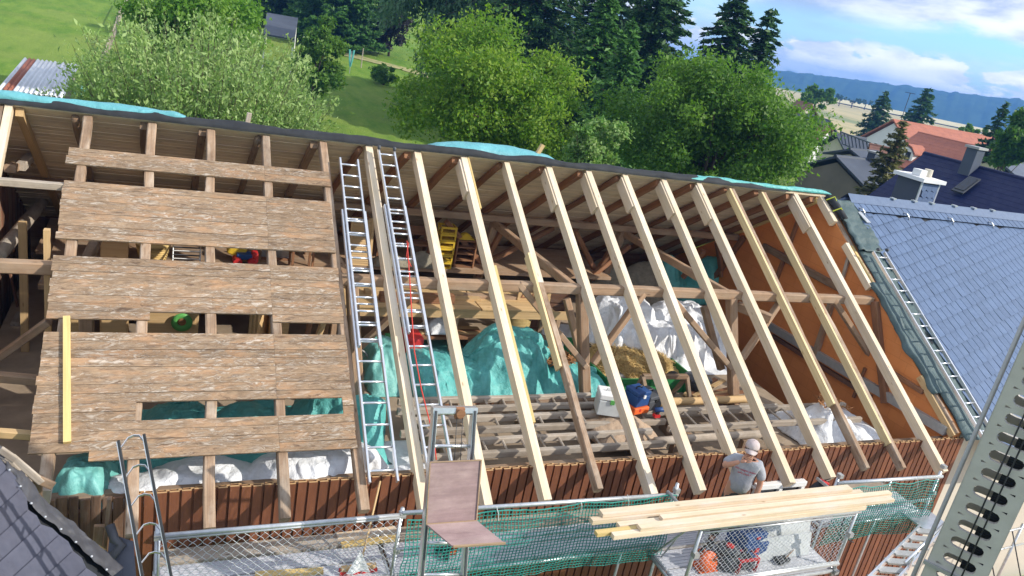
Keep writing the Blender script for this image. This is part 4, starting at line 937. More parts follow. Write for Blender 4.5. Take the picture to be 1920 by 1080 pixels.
# dead leaves and bark on the teal heap
def litter(name, label, cat, c, rx, ry, zf, n, mat, L=.12, wd=.012, seed=0):
    b = MB(); rr = random.Random(seed)
    for _ in range(n):
        a = rr.uniform(0, 6.28); r_ = math.sqrt(rr.random()); x = c[0]+rx*r_*math.cos(a); y = c[1]+ry*r_*math.sin(a); z = zf(x, y)+rr.uniform(0, .03)
        d = V((rr.uniform(-1, 1), rr.uniform(-1, 1), rr.uniform(-.35, .5))).normalized()*L*rr.uniform(.5, 1.2); s_ = d.cross(V((rr.uniform(-.4, .4), rr.uniform(-.4, .4), 1))).normalized()*wd*rr.uniform(.6, 1.3)
        p = V((x, y, z)); b.add([p-d/2-s_, p-d/2+s_, p+d/2+s_*.6, p+d/2-s_*.6], [(0, 1, 2, 3)])
    return tag(b.build(name, M[mat]), label, cat, kind='stuff')
lp = zt(1035, 672, -1.55)
litter('bark_litter', 'brown bark and dead leaves lying on the teal tarpaulin', 'bark litter', (lp.x, -1.55), .42, .3, lambda x, y: lp.z+.03-.12*((x-lp.x)**2+(y+1.55)**2), 420, 'leaves_dead', .16, .025, 3)
# green trailer with straw and white sheet
a_, e_ = zt(1140, 706, -2.05), zt(1290, 712, -2.05); tz = (a_.z+e_.z)/2; bz = tz-.42; x0, x1 = a_.x, e_.x+.15
T = thing('farm_trailer', 'green wooden farm trailer loaded with straw', 'trailer', ((x0+x1)/2, -1.4, FL))
for k in range(4):
    zz = bz+.105*k+.05
    MB().box(((x0+x1)/2, -2.05, zz), (x1-x0, .03, .1)).build('side_board', M['greenp'], T, bevel=.004)
MB().box(((x0+x1)/2, -.3, (tz+bz)/2), (x1-x0, .03, tz-bz)).build('side_board', M['greenp'], T)
for xx in (x0, x1): MB().box((xx, -1.17, (tz+bz)/2), (.03, 1.72, tz-bz)).build('end_board', M['greenp'], T)
MB().box(((x0+x1)/2, -1.17, bz-.02), (x1-x0, 1.75, .05)).build('bed', M['greenp'], T)
for xx in (x0+.25, (x0+x1)/2, x1-.2): MB().box((xx, -2.075, (tz+bz)/2), (.06, .03, tz-bz+.06)).build('stake', M['greenp'], T)
for xx in (x0+.35, x1-.35):
    for yy in (-1.85, -.5):
        wh = MB().lathe((xx, yy, FL+.16), [(.03, -.06), (.16, -.06), (.16, .06), (.03, .06)], 18, Matrix.Rotation(math.pi/2, 3, 'X')).build('wheel', M['black'], T, True)
        MB().lathe((xx, yy, FL+.16), [(.02, -.07), (.08, -.07), (.08, .07), (.02, .07)], 14, Matrix.Rotation(math.pi/2, 3, 'X')).build('rim', M['galvdull'], wh)
        beam('axle', (xx, yy, FL+.16), (xx, yy, bz), .06, .06, M['rubber'], T)
ss = zt(1250, 668, -1.6)
sx = (x0+x1)/2
def strawz(x, y): return bz+.16+(ss.z-bz-.27)*math.exp(-((x-sx-.1)/.9)**4-((y+1.05)/.62)**4)
b = MB(); b.grid(40, 30, lambda u, w_: (lambda x, y: V((x, y, strawz(x, y)+.10*mnoise.fractal(V((x*4, y*4, 1)), 1, 2, 4))))(x0+.03+(x1-x0-.06)*u, -2.02+1.7*w_))
tag(b.build('straw_heap', M['straw'], None, True), 'heap of golden straw in the green trailer', 'straw', kind='stuff')
litter('loose_straw', 'loose straw stalks on the trailer load', 'straw', (sx, -1.18), (x1-x0)/2-.08, .62, strawz, 5200, 'straw', .22, .006, 5)
# white sheet over the load and the goods behind
q1, q2, q3, q4 = zt(1160, 566, -.2), zt(1290, 580, -.2), zt(1395, 615, -.5), zt(1240, 600, -.8)
field('plastic_sheet', 'big white plastic sheet draped over goods behind the straw trailer', 'plastic sheet', 4.35, 8.25, -1.4, 1.0, [(q1.x+.2, -.1, q1.z, .9, .8), (q2.x, -.1, q2.z, 1.1, .8), (q3.x, -.4, q3.z-.05, .75, .7), (q3.x+.35, -.6, q3.z-.3, .5, .7), (q4.x, -.75, q4.z-.12, 1.3, .45)], 'whitetarp', edge=.16, wr=.07, nx=190, ny=110, seed=11.2, round_=2.5)
# white bags by the gable front corner and along the left front wall
c_ = zt(1500, 775, -3.9)
field('plastic_sheet', 'dusty white sheet bundled against the front wall near the orange gable', 'plastic sheet', 7.3, 9.55, -4.62, -2.9, [(8.05, -3.75, c_.z+.08, .55, .5), (8.7, -4.0, FL+.28, .7, .45)], 'whitetarp', edge=.14, wr=.045, nx=110, ny=80, seed=14.2)
litter('sawdust_litter', 'rusty brown shavings scattered on the dusty white sheet', 'shavings', (8.1, -3.75), .35, .3, lambda x, y: c_.z+.08, 90, 'leaves_dead', .1, .015, 8)
c_ = zt(560, 870, -4.3)
field('plastic_sheet', 'crumpled white sheet heaped behind the front wall under the sheathing', 'plastic sheet', -3.5, .6, -4.66, -3.3, [(-1.3, -4.25, c_.z+.10, .8, .45), (-.7, -4.2, c_.z+.14, .5, .4), (-2.5, -4.2, c_.z-.02, .8, .45), (.1, -4.5, WT-.1, .6, .3), (-3.2, -4.4, c_.z-.05, .5, .4)], 'whitetarp', edge=.08, wr=.05, nx=180, ny=70, seed=21.7, round_=2.0)
field('tarpaulin', 'teal tarpaulin corner showing at the left end behind the front wall', 'tarpaulin', -4.0, -3.42, -4.66, -3.5, [(-3.72, -4.3, WT+.12, .35, .5)], 'tealpale', edge=.08, wr=.07, nx=40, ny=40, seed=23.7, round_=2.0)
c_ = zt(450, 765, -3.3)
field('tarpaulin', 'dark teal tarpaulin lying under the openings of the sheathing', 'tarpaulin', -3.6, -.05, -3.9, -2.2, [(-2.7, -3.2, c_.z, .7, .5), (-1.7, -3.1, c_.z-.1, .7, .5), (-.85, -3.25, c_.z+.22, .6, .5), (-.35, -3.4, c_.z+.15, .4, .4)], 'teal', edge=.1, wr=.07, nx=130, ny=70, seed=29.7, round_=1.6)
# grey wooden ladders and poles stored along the front wall
def wladder(label, x0, x1, y0, y1, z, n, m='grey', r=.05):
    T = thing('wooden_ladder', label, 'ladder', ((x0+x1)/2, (y0+y1)/2, FL), group='old wooden ladders stored along the wall')
    for y in (y0, y1): beam('rail', (x0+random.uniform(-.2, .1), y, z), (x1+random.uniform(-.1, .2), y+random.uniform(-.04, .04), z+.02), r*1.5, r*2, M[m], T, (0, 0, 1), .01)
    for k in range(n):
        x = x0+.2+(x1-x0-.4)*k/(n-1); b = MB(); b.tube((x, y0, z+.01), (x+.03, y1, z+.02), .019, 6); b.build('rung', M[m], T)
    for x in (x0+.3, x1-.3): beam('bearer', (x, y0-.15, (FL+z)/2-.02), (x, y1+.15, (FL+z)/2-.02), .09, z-FL-.08, M['old'], T)
    return T
wladder('old grey wooden ladder lying behind the lift beside the wooden stair', .25, 3.6, -3.18, -2.9, -3.22, 11)
wladder('old grey wooden ladder lying closest to the front wall by the lift', .4, 4.15, -4.32, -3.98, -3.28, 12)
wladder('old grey wooden ladder lying beneath the tool cases', .3, 4.4, -3.74, -3.4, -3.25, 11)
wladder('old grey wooden ladder lying between the tool cases and the dusty sheet', 4.55, 8.6, -3.95, -3.45, -3.24, 13)
for k, (x0_, x1_, y, z, r_, m, lab) in enumerate([(2.6, 7.2, -2.83, -3.42, .15, 'ply', 'peeled pale log lying at the foot of the two posts'), (3.6, 7.6, -3.06, -3.46, .11, 'grey', 'grey pole lying beside the peeled log'), (4.2, 7.4, -3.24, -3.44, .12, 'grey', 'thick grey pole lying between the peeled log and the ladder'), (4.1, 6.3, -4.16, -3.32, .14, 'grey', 'grey post with a sharpened end behind the front wall'), (1.9, 3.9, -2.98, -3.28, .12, 'old', 'brown pole lying on the stored ladders by the stair')]):
    T = thing('wooden_pole', lab, 'pole', ((x0_+x1_)/2, y, FL), group='poles stored on the barn floor'); beam('pole', (x0_, y, z), (x1_, y+.05, z), r_, r_, M[m], T, (0, 0, 1), .006, round_=True)
    for x in (x0_+.4, x1_-.4): beam('bearer', (x, y, FL), (x, y, z-r_/2+.01), .1, .1, M['old'], T, (0, 1, 0))
    if k == 3: b = MB(); b.tube((x1_, y+.05, z), (x1_+.35, y+.06, z), r_/2, 8, .01); b.build('point', M['grey'], T)
# wooden stair lying on its side
T = thing('wooden_stair', 'wooden stair with broad treads lying behind the lift', 'stair', (2.1, -2.6, FL))
s0, s1 = zt(800, 768, -2.45), zt(1015, 778, -2.45)
for y, zz in ((-2.42, s0.z), (-2.78, s0.z-.2)): beam('string', (s0.x, y, zz), (s1.x-.1, y, zz), .05, .17, M['brace' if y > -2.5 else 'ply'], T)
for k in range(8):
    x = s0.x+.12+(s1.x-s0.x-.3)*k/7; b = MB(); b.prism([(x, -2.43, s0.z+.07), (x+.04, -2.43, s0.z+.07), (x+.24, -2.77, s0.z-.22), (x+.20, -2.77, s0.z-.22)], (.05, 0, .14)); b.build('tread', M['frame'], T)
for x in (s0.x+.3, s1.x-.4): beam('bearer', (x, -2.75, (FL+s0.z-.28)/2), (x, -2.4, (FL+s0.z-.28)/2), .1, s0.z-.28-FL, M['old'], T)
# tool cases on the ladders
def case(name, label, c, d, rz, body, lid, handle, logo=None, top=None):
    Mc = Matrix.Translation(c) @ Matrix.Rotation(rz, 4, 'Z'); T = thing(name, label, 'tool case', M=Mc)
    W_ = lambda p: Mc @ V(p); R3 = Mc.to_3x3(); w_, l_, h_ = d
    MB().box(W_((0, 0, h_*.36)), (w_, l_, h_*.72), R3).build('body', M[body], T, bevel=.015)
    ld = MB().box(W_((0, 0, h_*.87)), (w_*1.01, l_*1.01, h_*.26), R3).build('lid', M[lid], T, bevel=.015)
    b = MB(); b.path([W_((-w_*.22, 0, h_)), W_((-w_*.2, 0, h_+.035)), W_((w_*.2, 0, h_+.035)), W_((w_*.22, 0, h_))], .012, 6); b.build('handle', M[handle], ld)
    MB().box(W_((0, -l_/2-.008, h_*.70)), (w_*.16, .02, h_*.2), R3).build('latch', M[handle if not logo else logo], T)
    return T
zl = -3.15
cc_ = zt(1132, 812, -3.55)
case('tool_case', 'light grey tool case with a green latch on the stored ladders', V((cc_.x, -3.5, zl)), (.42, .34, .36), -.35, 'greyp', 'white_p', 'greyp', 'limegreen')
cc_ = zt(1170, 812, -3.5)
case('tool_case', 'dark blue tool case with a white label on an orange base', V((cc_.x+.1, -3.45, zl+.12)), (.30, .30, .26), .25, 'bluep', 'bluep', 'black', 'white_p')
T = thing('orange_box', 'orange plastic box under the dark blue labelled case', 'box', (cc_.x+.1, -3.47, zl)); MB().box((cc_.x+.1, -3.47, zl+.06), (.33, .33, .115), Matrix.Rotation(.2, 3, 'Z')).build('body', M['orangep'], T, bevel=.02); MB().box((cc_.x+.05, -3.63, zl+.08), (.1, .03, .05)).build('latch', M['red'], T)
cc_ = zt(1206, 808, -3.5)
case('tool_case', 'dark grey tool case behind the blue drill by the fifth new rafter', V((cc_.x+.03, -3.35, zl)), (.34, .36, .26), .3, 'dgreyp', 'dgreyp', 'black')
T = thing('cordless_drill', 'blue cordless drill lying beside the dark grey case', 'drill', (cc_.x+.05, -3.68, zl)); p = V((cc_.x+.05, -3.72, zl))
MB().tube(p+V((-.10, 0, .13)), p+V((.10, 0, .13)), .04, 10).build('motor_housing', M['bluep'], T, True); MB().tube(p+V((.10, 0, .13)), p+V((.16, 0, .13)), .022, 8).build('chuck', M['black'], T)
beam('grip', p+V((-.05, 0, .03)), p+V((-.03, 0, .12)), .04, .045, M['black'], T, (0, 1, 0)); MB().box(p+V((-.05, 0, .025)), (.1, .08, .05)).build('battery', M['red'], T)
field('dust_sheet', 'beige dust sheet hanging from the ladders under the tool cases', 'cloth', 3.15, 4.35, -4.2, -3.3, [(3.7, -3.7, zl+.0, .6, .45)], 'beigecloth', zfloor=FL+.2, edge=.1, wr=.05, nx=50, ny=40, seed=41.)
# loose wooden trestle beside the trailer
tp_ = [zt(1205, 706, -2.3), zt(1288, 706, -2.3)]; T = thing('wooden_trestle', 'rough wooden trestle standing before the green trailer', 'trestle', (tp_[0].x+.4, -2.35, FL))
beam('top_rail', tp_[0], tp_[1], .08, .09, M['old'], T, (0, 0, 1), .01)
for p, s in ((tp_[0], .2), (tp_[0], -.1), (tp_[1], .15), (tp_[1], -.2)): beam('leg', V((p.x+s*.6, -2.35-s, FL)), p, .07, .07, M['old'], T, (0, 1, 0), .01)
T = thing('wicker_basket', 'dark wire basket leaning behind the trestle', 'basket', zt(1300, 735, -2.0)); b = MB(); p = zt(1302, 735, -2.1); b.lathe((p.x, p.y, FL), [(.16, 0), (.24, .3), (.25, .3), (.17, .01)], 14); b.build('bowl', M['rubber'], T, True); MB().lathe((p.x, p.y, FL+.3), [(.24, 0), (.27, 0), (.27, .03), (.24, .03)], 14).build('rim', M['dgreyp'], T)
for k in range(7):
    a_ = zt(1280+k*9, 752, -2.25-.05*k); tag(beam('loose_plank', V((a_.x, a_.y, FL+.03+.02*k)), V((a_.x+.75, a_.y+.35-.1*k, FL+.22+.05*(k % 3))), .09, .022, M['brace' if k % 2 else 'ply'], None, (0, 0, 1)), 'loose brown plank in the pile beside the wooden trestle', 'plank', 'loose planks by the trestle')
# raised platform of new boards, and what stands on it
pa_, pb_ = zt(620, 574, -.35), zt(1065, 594, -.35); pz = (pa_.z+pb_.z)/2
T = thing('board_platform', 'raised platform of pale pine boards inside the barn', 'platform', ((pa_.x+pb_.x)/2, .3, FL))
beam('edge_beam', V((pa_.x-.3, -.35, pz-.03)), V((pb_.x, -.35, pz-.03)), .06, .16, M['ply'], T)
beam('edge_beam', V((pa_.x-.3, .35, pz+.01)), V((pb_.x-.1, .35, pz+.01)), .06, .12, M['ply'], T)
for k in range(5):
    for j in range(3):
        x0_ = pa_.x-.3+1.55*j; beam('deck_board', V((x0_, -.3+.22*k, pz+.07)), V((x0_+1.52, -.3+.22*k+random.uniform(-.02, .02), pz+.07)), .2, .025, M['ply'], T)
for x in (pa_.x+.1, (pa_.x+pb_.x)/2, pb_.x-.2):
    for y in (-.33, .33): beam('leg', V((x, y, FL)), V((x, y, pz-.1)), .09, .09, M['frame'], T, (0, 1, 0))
for k, (xa, xb, yy, zz, hh, m) in enumerate([(.9, 2.3, -.12, .10, .16, 'brace'), (1.0, 2.9, .05, .12, .05, 'ply'), (.7, 2.6, .22, .12, .07, 'ply'), (2.4, 4.0, .2, .12, .06, 'frame')]):
    tag(beam('stored_board', V((pa_.x+xa, yy, pz+.085+hh/2)), V((pa_.x+xb, yy, pz+.085+hh/2)), .15, hh, M[m]), ('reddish beam lying on the pine platform', 'pale thin board lying on the pine platform', 'pale thick board lying on the back of the pine platform', 'brown board at the far end of the pine platform')[k], 'board')
sg = [zt(972, 552, .1), zt(1033, 555, .1)]; sgz = pz+.085
T = thing('wooden_sign', 'wooden sign with dark carved script lettering on the platform', 'sign', V(((sg[0].x+sg[1].x)/2, .1, sgz)))
MB().box(((sg[0].x+sg[1].x)/2, .12, sgz+.13), (sg[1].x-sg[0].x, .03, .26)).build('board', M['ply'], T, bevel=.005)
def text(name, s, size, Mt, mat, parent, ext=.003, shear=0., tagk=None):
    cu = bpy.data.curves.new(name, 'FONT'); cu.body = s; cu.size = size; cu.extrude = ext; cu.shear = shear; cu.align_x = 'CENTER'; cu.align_y = 'CENTER'; cu.resolution_u = 3
    ob = bpy.data.objects.new(name+'_tmp', cu); COL.objects.link(ob); dg = bpy.context.evaluated_depsgraph_get(); dg.update()
    me = bpy.data.meshes.new_from_object(ob.evaluated_get(dg)); bpy.data.objects.remove(ob); me.materials.clear()
    return mobj(name, me, mat, parent, Mt)
text('lettering', 'Lan', .24, Matrix.Translation((sg[0].x+.22, .1, sgz+.13)) @ Matrix.Rotation(math.pi/2, 4, 'X'), M['brace'], T, .006, .3)
# things standing on the back loft
bl = MB().box((.8, 2.9, -2.86), (11.6, 1.9, .07)).build('loft_floor', M['frame'], barn)
LZ = -2.825
def shelf_box(name, label, cat, c, d, mat, nsh, rz=0.):
    Mc = Matrix.Translation(c) @ Matrix.Rotation(rz, 4, 'Z'); T = thing(name, label, cat, M=Mc); W_ = lambda p: Mc @ V(p); R3 = Mc.to_3x3(); w_, l_, h_ = d
    for s in (-1, 1): MB().box(W_((s*(w_/2-.015), 0, h_/2)), (.03, l_, h_), R3).build('side_panel', M[mat], T)
    MB().box(W_((0, l_/2-.01, h_/2)), (w_-.06, .02, h_), R3).build('back_panel', M[mat], T)
    for k in range(nsh): MB().box(W_((0, 0, .02+(h_-.04)*k/(nsh-1))), (w_-.062, l_-.03, .025), R3).build('shelf', M[mat], T)
    return T
p = zt(862, 505, 2.3); shelf_box('shelf_unit', 'small brown shelf unit beside the yellow stacked crates', 'shelf', V((p.x, 2.3, LZ)), (.46, .4, .62), 'brace', 5)
b = MB(); b.grid(14, 10, lambda u, w_: V((p.x-.18+.36*u, 2.15+.3*w_, LZ+.625+.12*math.sin(math.pi*u)*math.sin(math.pi*w_)+.02*mnoise.noise(V((u*5, w_*5, 1)))))); tag(b.build('yellow_bag', M['yellowp'], None, True), 'yellow sack lying on top of the small brown shelf unit', 'sack')
p = zt(826, 508, 2.15)
for k in range(6):
    zz = LZ+.155*k; T = thing('plastic_crate', ('yellow plastic crate at the foot of the crate stack', 'yellow plastic crate, second in the stack', 'yellow plastic crate, third in the stack', 'yellow plastic crate, fourth in the stack', 'yellow plastic crate, fifth in the stack', 'yellow plastic crate on top of the crate stack')[k], 'crate', (p.x, 2.15, zz), random.uniform(-.06, .06), 'yellow plastic crates in a stack')
    Mt = WM[T.name]; R3 = Mt.to_3x3()
    MB().box(Mt @ V((0, 0, .01)), (.34, .3, .018), R3).build('bottom', M['yellowp'], T)
    for s in (-1, 1):
        MB().box(Mt @ V((s*.165, 0, .125)), (.02, .3, .045), R3).build('rim', M['yellowp'], T); MB().box(Mt @ V((0, s*.145, .125)), (.31, .02, .045), R3).build('rim', M['yellowp'], T)
        for s2 in (-1, 1): MB().box(Mt @ V((s*.155, s2*.135, .06)), (.035, .035, .1), R3).build('corner_post', M['yellowp'], T)
p = zt(672, 505, 2.0); T = thing('louvre_shutter', 'tall pine louvre shutter leaning at the back of the loft', 'shutter', (p.x, 2.0, LZ))
hs = .95
for s in (-1, 1): beam('stile', V((p.x+s*.21, 1.95, LZ)), V((p.x+s*.21, 2.15, LZ+hs)), .05, .04, M['ply'], T, (0, 1, 0))
for k in range(22):
    f = (k+.5)/22; MB().box((p.x, 1.95+.2*f, LZ+hs*f), (.38, .012, .045), Matrix.Rotation(-.5, 3, 'X')).build('slat', M['ply'], T)
p = zt(750, 470, 2.6); T = thing('wooden_bench', 'reddish wooden bench at the back of the loft', 'bench', (p.x, 2.6, LZ))
beam('backrest', V((p.x-.6, 2.7, LZ+.60)), V((p.x+.6, 2.7, LZ+.60)), .03, .2, M['brace'], T); beam('seat', V((p.x-.6, 2.5, LZ+.38)), V((p.x+.6, 2.5, LZ+.38)), .34, .04, M['brace'], T)
for s in (-.55, .55):
    for y in (2.36, 2.68): beam('leg', V((p.x+s, y, LZ)), V((p.x+s, y, LZ+(.36 if y < 2.5 else .7))), .05, .05, M['brace'], T, (0, 1, 0))
p = zt(755, 500, 2.1); field('canvas_cover', 'crumpled khaki canvas heaped below the wooden bench', 'canvas', p.x-.7, p.x+.7, 1.9, 2.35, [(p.x-.3, 2.1, LZ+.25, .35, .2), (p.x+.35, 2.1, LZ+.33, .35, .2)], 'khaki', zfloor=LZ, edge=.06, wr=.05, nx=50, ny=20, seed=51.)
p = zt(1240, 520, 3.2); field('tarpaulin', 'dark teal tarpaulin bunched on the back wall side near the gable', 'tarpaulin', p.x-.9, p.x+2.0, 2.4, 3.8, [(p.x, 3.0, -2.55, .6, .5), (p.x+1.2, 3.0, -2.5, .6, .5)], 'teal', zfloor=FL, edge=.12, wr=.06, nx=60, ny=30, seed=61.)
p = zt(1190, 545, 2.6); field('plastic_sheet', 'dirty grey sheet over boards along the back wall', 'plastic sheet', p.x-1.5, p.x+1.2, 2.0, 3.6, [(p.x-.8, 2.8, -2.62, .9, .6), (p.x+.3, 2.8, -2.66, .9, .6)], 'khaki', zfloor=FL, edge=.12, wr=.04, nx=50, ny=30, seed=63.)
p = zt(822, 616, -.1); field('plastic_sheet', 'small black and silver sheet on boards under the platform', 'plastic sheet', p.x-.28, p.x+.28, -.35, .1, [(p.x, -.1, pz-.42+.25, .25, .2)], 'whitetarp', zfloor=pz-.48, edge=.05, wr=.05, nx=30, ny=24, seed=66.)
for k in range(4): tag(beam('stored_board', V((p.x-.9+.1*k, -.3+.14*k, pz-.55+.03*(k % 2))), V((p.x+.9, -.25+.12*k, pz-.55)), .13, .05, M['ply' if k % 2 else 'brace']), 'board lying crosswise on the trestles under the platform', 'board', 'boards stored under the platform')
for x in (p.x-.6, p.x+.6): tag(beam('support_block', V((x, -.1, FL)), V((x, -.1, pz-.58)), .12, .5, M['old'], None, (0, 1, 0)), 'dark timber block holding up the boards under the platform', 'block', 'blocks under the stored boards')
p = zt(758, 690, -.9); T = thing('red_machine', 'red farm machine half covered by the pale teal tarpaulin', 'machine', (p.x, -1.0, FL))
MB().box((p.x, -1.0, FL+.45), (.34, .5, .5)).build('housing', M['red'], T, bevel=.04); MB().box((p.x-.3, -.95, FL+.4), (.2, .4, .35)).build('guard', M['greenp'], T, bevel=.02); MB().box((p.x-.1, -1.0, FL+.1), (.6, .55, .2)).build('base', M['rubber'], T)
T = thing('spoked_wheel', 'old spoked wheel leaning left of the red machine', 'wheel', zt(665, 705, -1.3)); c_ = zt(662, 695, -1.3); c_.z = FL+.26
b = MB(); b.path([c_+V((.25*math.cos(a), .05*math.sin(a), .25*math.sin(a))) for a in [k*2*math.pi/20 for k in range(21)]], .014, 6); b.build('rim', M['galvdull'], T)
for k in range(5): a = k*math.pi/5; b = MB(); b.tube(c_+V((.25*math.cos(a), .05*math.sin(a), .25*math.sin(a))), c_-V((.25*math.cos(a), .05*math.sin(a), .25*math.sin(a))), .008, 5); b.build('spoke', M['galvdull'], T)
# dark stacked crates at the back between platform and post, hay roll
p = zt(1010, 620, .9)
for k in range(3):
    tag(MB().box((p.x+.05*k, 1.0, FL+.16+.3*k), (.75, .5, .28)).build('wooden_crate', M['darkboard'], None, bevel=.01), ('dark wooden crate on the floor behind the teal heap', 'dark wooden crate in the middle of the stack behind the teal heap', 'dark wooden crate on top of the stack behind the teal heap')[k], 'crate', 'dark crates behind the teal heap')
p = zt(968, 640, -.3); T = thing('straw_roll', 'small round straw bundle behind the teal heap', 'straw bundle', (p.x, -.1, FL)); MB().lathe((p.x, -.1, FL), [(.2, 0), (.3, .2), (.3, .7), (.18, .86), (.02, .9)], 16).build('bundle', M['straw'], T, True)
# objects seen through the gaps of the sheathing
lf = MB().box((-2.6, 1.4, -2.68), (4.2, 3.0, .08)).build('loft_floor', M['old'], barn); Z2 = -2.64
def gz2(px, py, h=.1): p = atZ(px, py, Z2+h); return V((p.x, p.y, Z2))
p = gz2(215, 470, .15); b = MB().box(p+V((0, .1, .17)), (.42, .36, .34)); T = thing('cardboard_box', 'brown lidded box seen through the upper gap of the sheathing', 'box', p+V((0, .1, 0))); b.build('body', M['ply'], T, bevel=.01); MB().box(p+V((0, .1, .36)), (.46, .4, .07)).build('lid', M['ply'], T, bevel=.01)
p = gz2(287, 466, .2); T = thing('wicker_basket', 'tan wicker basket seen through the upper gap of the sheathing', 'basket', p)
for k in range(9): MB().lathe(p+V((0, 0, .012+.034*k)), [(.20+.008*k, 0), (.222+.008*k, .017), (.20+.008*k, .034)], 20).build('wicker_ring', M['straw'], T, True)
p = gz2(350, 472, .2); T = thing('garden_chair', 'striped folding garden chair seen through the upper gap', 'chair', p)
for s in (-.22, .22): b = MB(); b.tube(p+V((s, -.2, 0)), p+V((s, .25, .55)), .012, 6); b.tube(p+V((s, .25, 0)), p+V((s, -.2, .5)), .012, 6); b.build('frame', M['galv'], T)
for k in range(9): MB().box(p+V((0, -.16+.045*k, .05+.055*k)), (.42, .012, .045), Matrix.Rotation(.9, 3, 'X')).build('seat_strip', M['white_p' if k % 2 else 'dgreyp'], T)
p = gz2(450, 478, .15); T = thing('toy_truck', 'yellow blue and red plastic toy seen through the upper gap', 'toy', p)
MB().box(p+V((-.05, .1, .22)), (.3, .25, .22), Matrix.Rotation(.4, 3, 'Y')).build('tipper', M['yellowp'], T, bevel=.03); MB().box(p+V((.08, -.05, .16)), (.3, .22, .1)).build('chassis', M['bluep'], T, bevel=.02); MB().box(p+V((.25, -.05, .15)), (.12, .24, .18)).build('cab', M['red'], T, bevel=.03)
for sx_ in (-.05, .2): MB().lathe(p+V((sx_, -.12, .08)), [(.02, -.14), (.08, -.14), (.08, .14), (.02, .14)], 12, Matrix.Rotation(math.pi/2, 3, 'X')).build('wheel', M['red'], T)
p = gz2(565, 485, .2); T = thing('wooden_chair', 'wooden chair with a pale blanket seen through the upper gap', 'chair', p)
for sx_ in (-.18, .18):
    for sy_ in (-.18, .18): beam('leg', p+V((sx_, sy_, 0)), p+V((sx_, sy_, .42 if sy_ < 0 else .8)), .04, .04, M['brace'], T, (0, 1, 0))
MB().box(p+V((0, 0, .42)), (.42, .42, .03)).build('seat', M['ply'], T); MB().box(p+V((0, .19, .7)), (.38, .025, .12)).build('backrest', M['brace'], T)
b = MB(); b.grid(8, 14, lambda u, w_: p+V((.02+.16*u, -.25+.42*w_, .46+.35*w_**2+.015*math.sin(u*9+w_*4)))); b.build('blanket', M['khaki'], T, True)
p = gz2(520, 476, .2); T = thing('leaning_sheet', 'grey panel leaning beside the wooden chair', 'sheet', p); MB().box(p+V((0, .2, .25)), (.5, .03, .5), Matrix.Rotation(.35, 3, 'X')).build('sheet', M['galvdull'], T); MB().box(p+V((0, .23, .02)), (.5, .06, .04)).build('foot', M['brace'], T)
# pine cabinet backs and green plate under the third gap
p = zt(215, 612, -.6)
for k, (xa, xb, lab) in enumerate(((120, 172, 'pine cupboard panel with a dark gap beside it, at the left'), (187, 240, 'pine cupboard panel beside the dark upright'), (268, 372, 'wide pine cupboard panel behind the green plate'))):
    a_, e_ = zt(xa, 612, -.7), zt(xb, 612, -.7); T = thing('cupboard', lab, 'cupboard', ((a_.x+e_.x)/2, -.5, FL)); MB().box(((a_.x+e_.x)/2, -.5, (FL-2.72)/2), (e_.x-a_.x, .4, -2.72-FL)).build('carcass', M['ply'], T, bevel=.006); MB().box(((a_.x+e_.x)/2, -.71, (FL-2.72)/2), ((e_.x-a_.x)*.86, .02, (-2.72-FL)*.9)).build('door', M['ply'], T)
p = zt(341, 603, -.75); T = thing('green_plate', 'round bright green dish hanging on the wide cupboard', 'dish', p); MB().lathe(p, [(.02, 0), (.08, 0), (.15, .03), (.155, .035), (.08, .012), (.02, .012)], 24, Matrix.Rotation(math.pi/2, 3, 'X')).build('dish', M['limegreen'], T, True); MB().lathe(p+V((0, -.015, 0)), [(.01, 0), (.065, 0), (.05, .02)], 12, Matrix.Rotation(math.pi/2, 3, 'X')).build('food', M['leaves_dead'], T)
p = zt(490, 612, -.8); T = thing('open_cupboard', 'pale cupboard with an open door beside the dark opening', 'cupboard', (p.x, -.6, FL))
for k in range(3): MB().box((p.x+.05-.06*k, -.6-.04*k, (FL-2.70)/2), (.025, .5, -2.70-FL), Matrix.Rotation(-.5, 3, 'Z')).build('door', M['ply'], T)
MB().box((p.x+.3, -.5, (FL-2.7)/2), (.3, .4, -2.7-FL)).build('carcass', M['ply'], T)
for k, (xa, lab) in enumerate(((570, 'slanting round pole seen through the third gap'), (600, 'upright pale board seen through the third gap'))):
    p = zt(xa, 622, -1.2); tag(beam('stored_pole', V((p.x-.2*k, -1.2, FL)), V((p.x+.12, -1.1, p.z+.4)), .09, .09, M['ply' if k else 'brace'], None, (0, 1, 0), .01, round_=k == 0), lab, 'pole')
# ================================================================== scaffold
DZ = -3.98
sc = thing('scaffold', 'galvanised steel scaffold with metal decks along the barn front', 'scaffold', (3, -5.6, GZ))
def tube(name, p0, p1, r=.024, mat='galv', parent=sc, n=8): return MB().tube(p0, p1, r, n).build(name, M[mat], parent, True)
def std(x, y, z1, z0=GZ): tube('standard', (x, y, z0), (x, y, z1))
RY = -5.66
xs = [-2.95, -.40, 3.42, 6.42, 8.72]
for x, zt_ in zip(xs, (-2.98, -3.02, -3.0, -3.1, -3.2)):
    std(x, RY, zt_); std(x, -4.92, DZ+.02 if x != 8.72 else DZ+.1); tube('transom', (x, -4.92, DZ-.06), (x, RY, DZ-.06))
    for z in (-6.2,): tube('transom', (x, -4.92, z), (x, RY, z))
def rail(x0, x1, z0, z1=None, y=RY, r=.024): tube('guard_rail', (x0, y-.03, z0), (x1, y-.03, z0 if z1 is None else z1), r)
rail(-2.98, -.36, -3.09, -3.10, r=.028); rail(-.40, 3.45, -3.07, -3.16, r=.028); rail(6.42, 8.76, -3.22, -3.28, r=.03)
rail(-.40, 3.4, -3.58); rail(6.42, 8.72, -3.72)
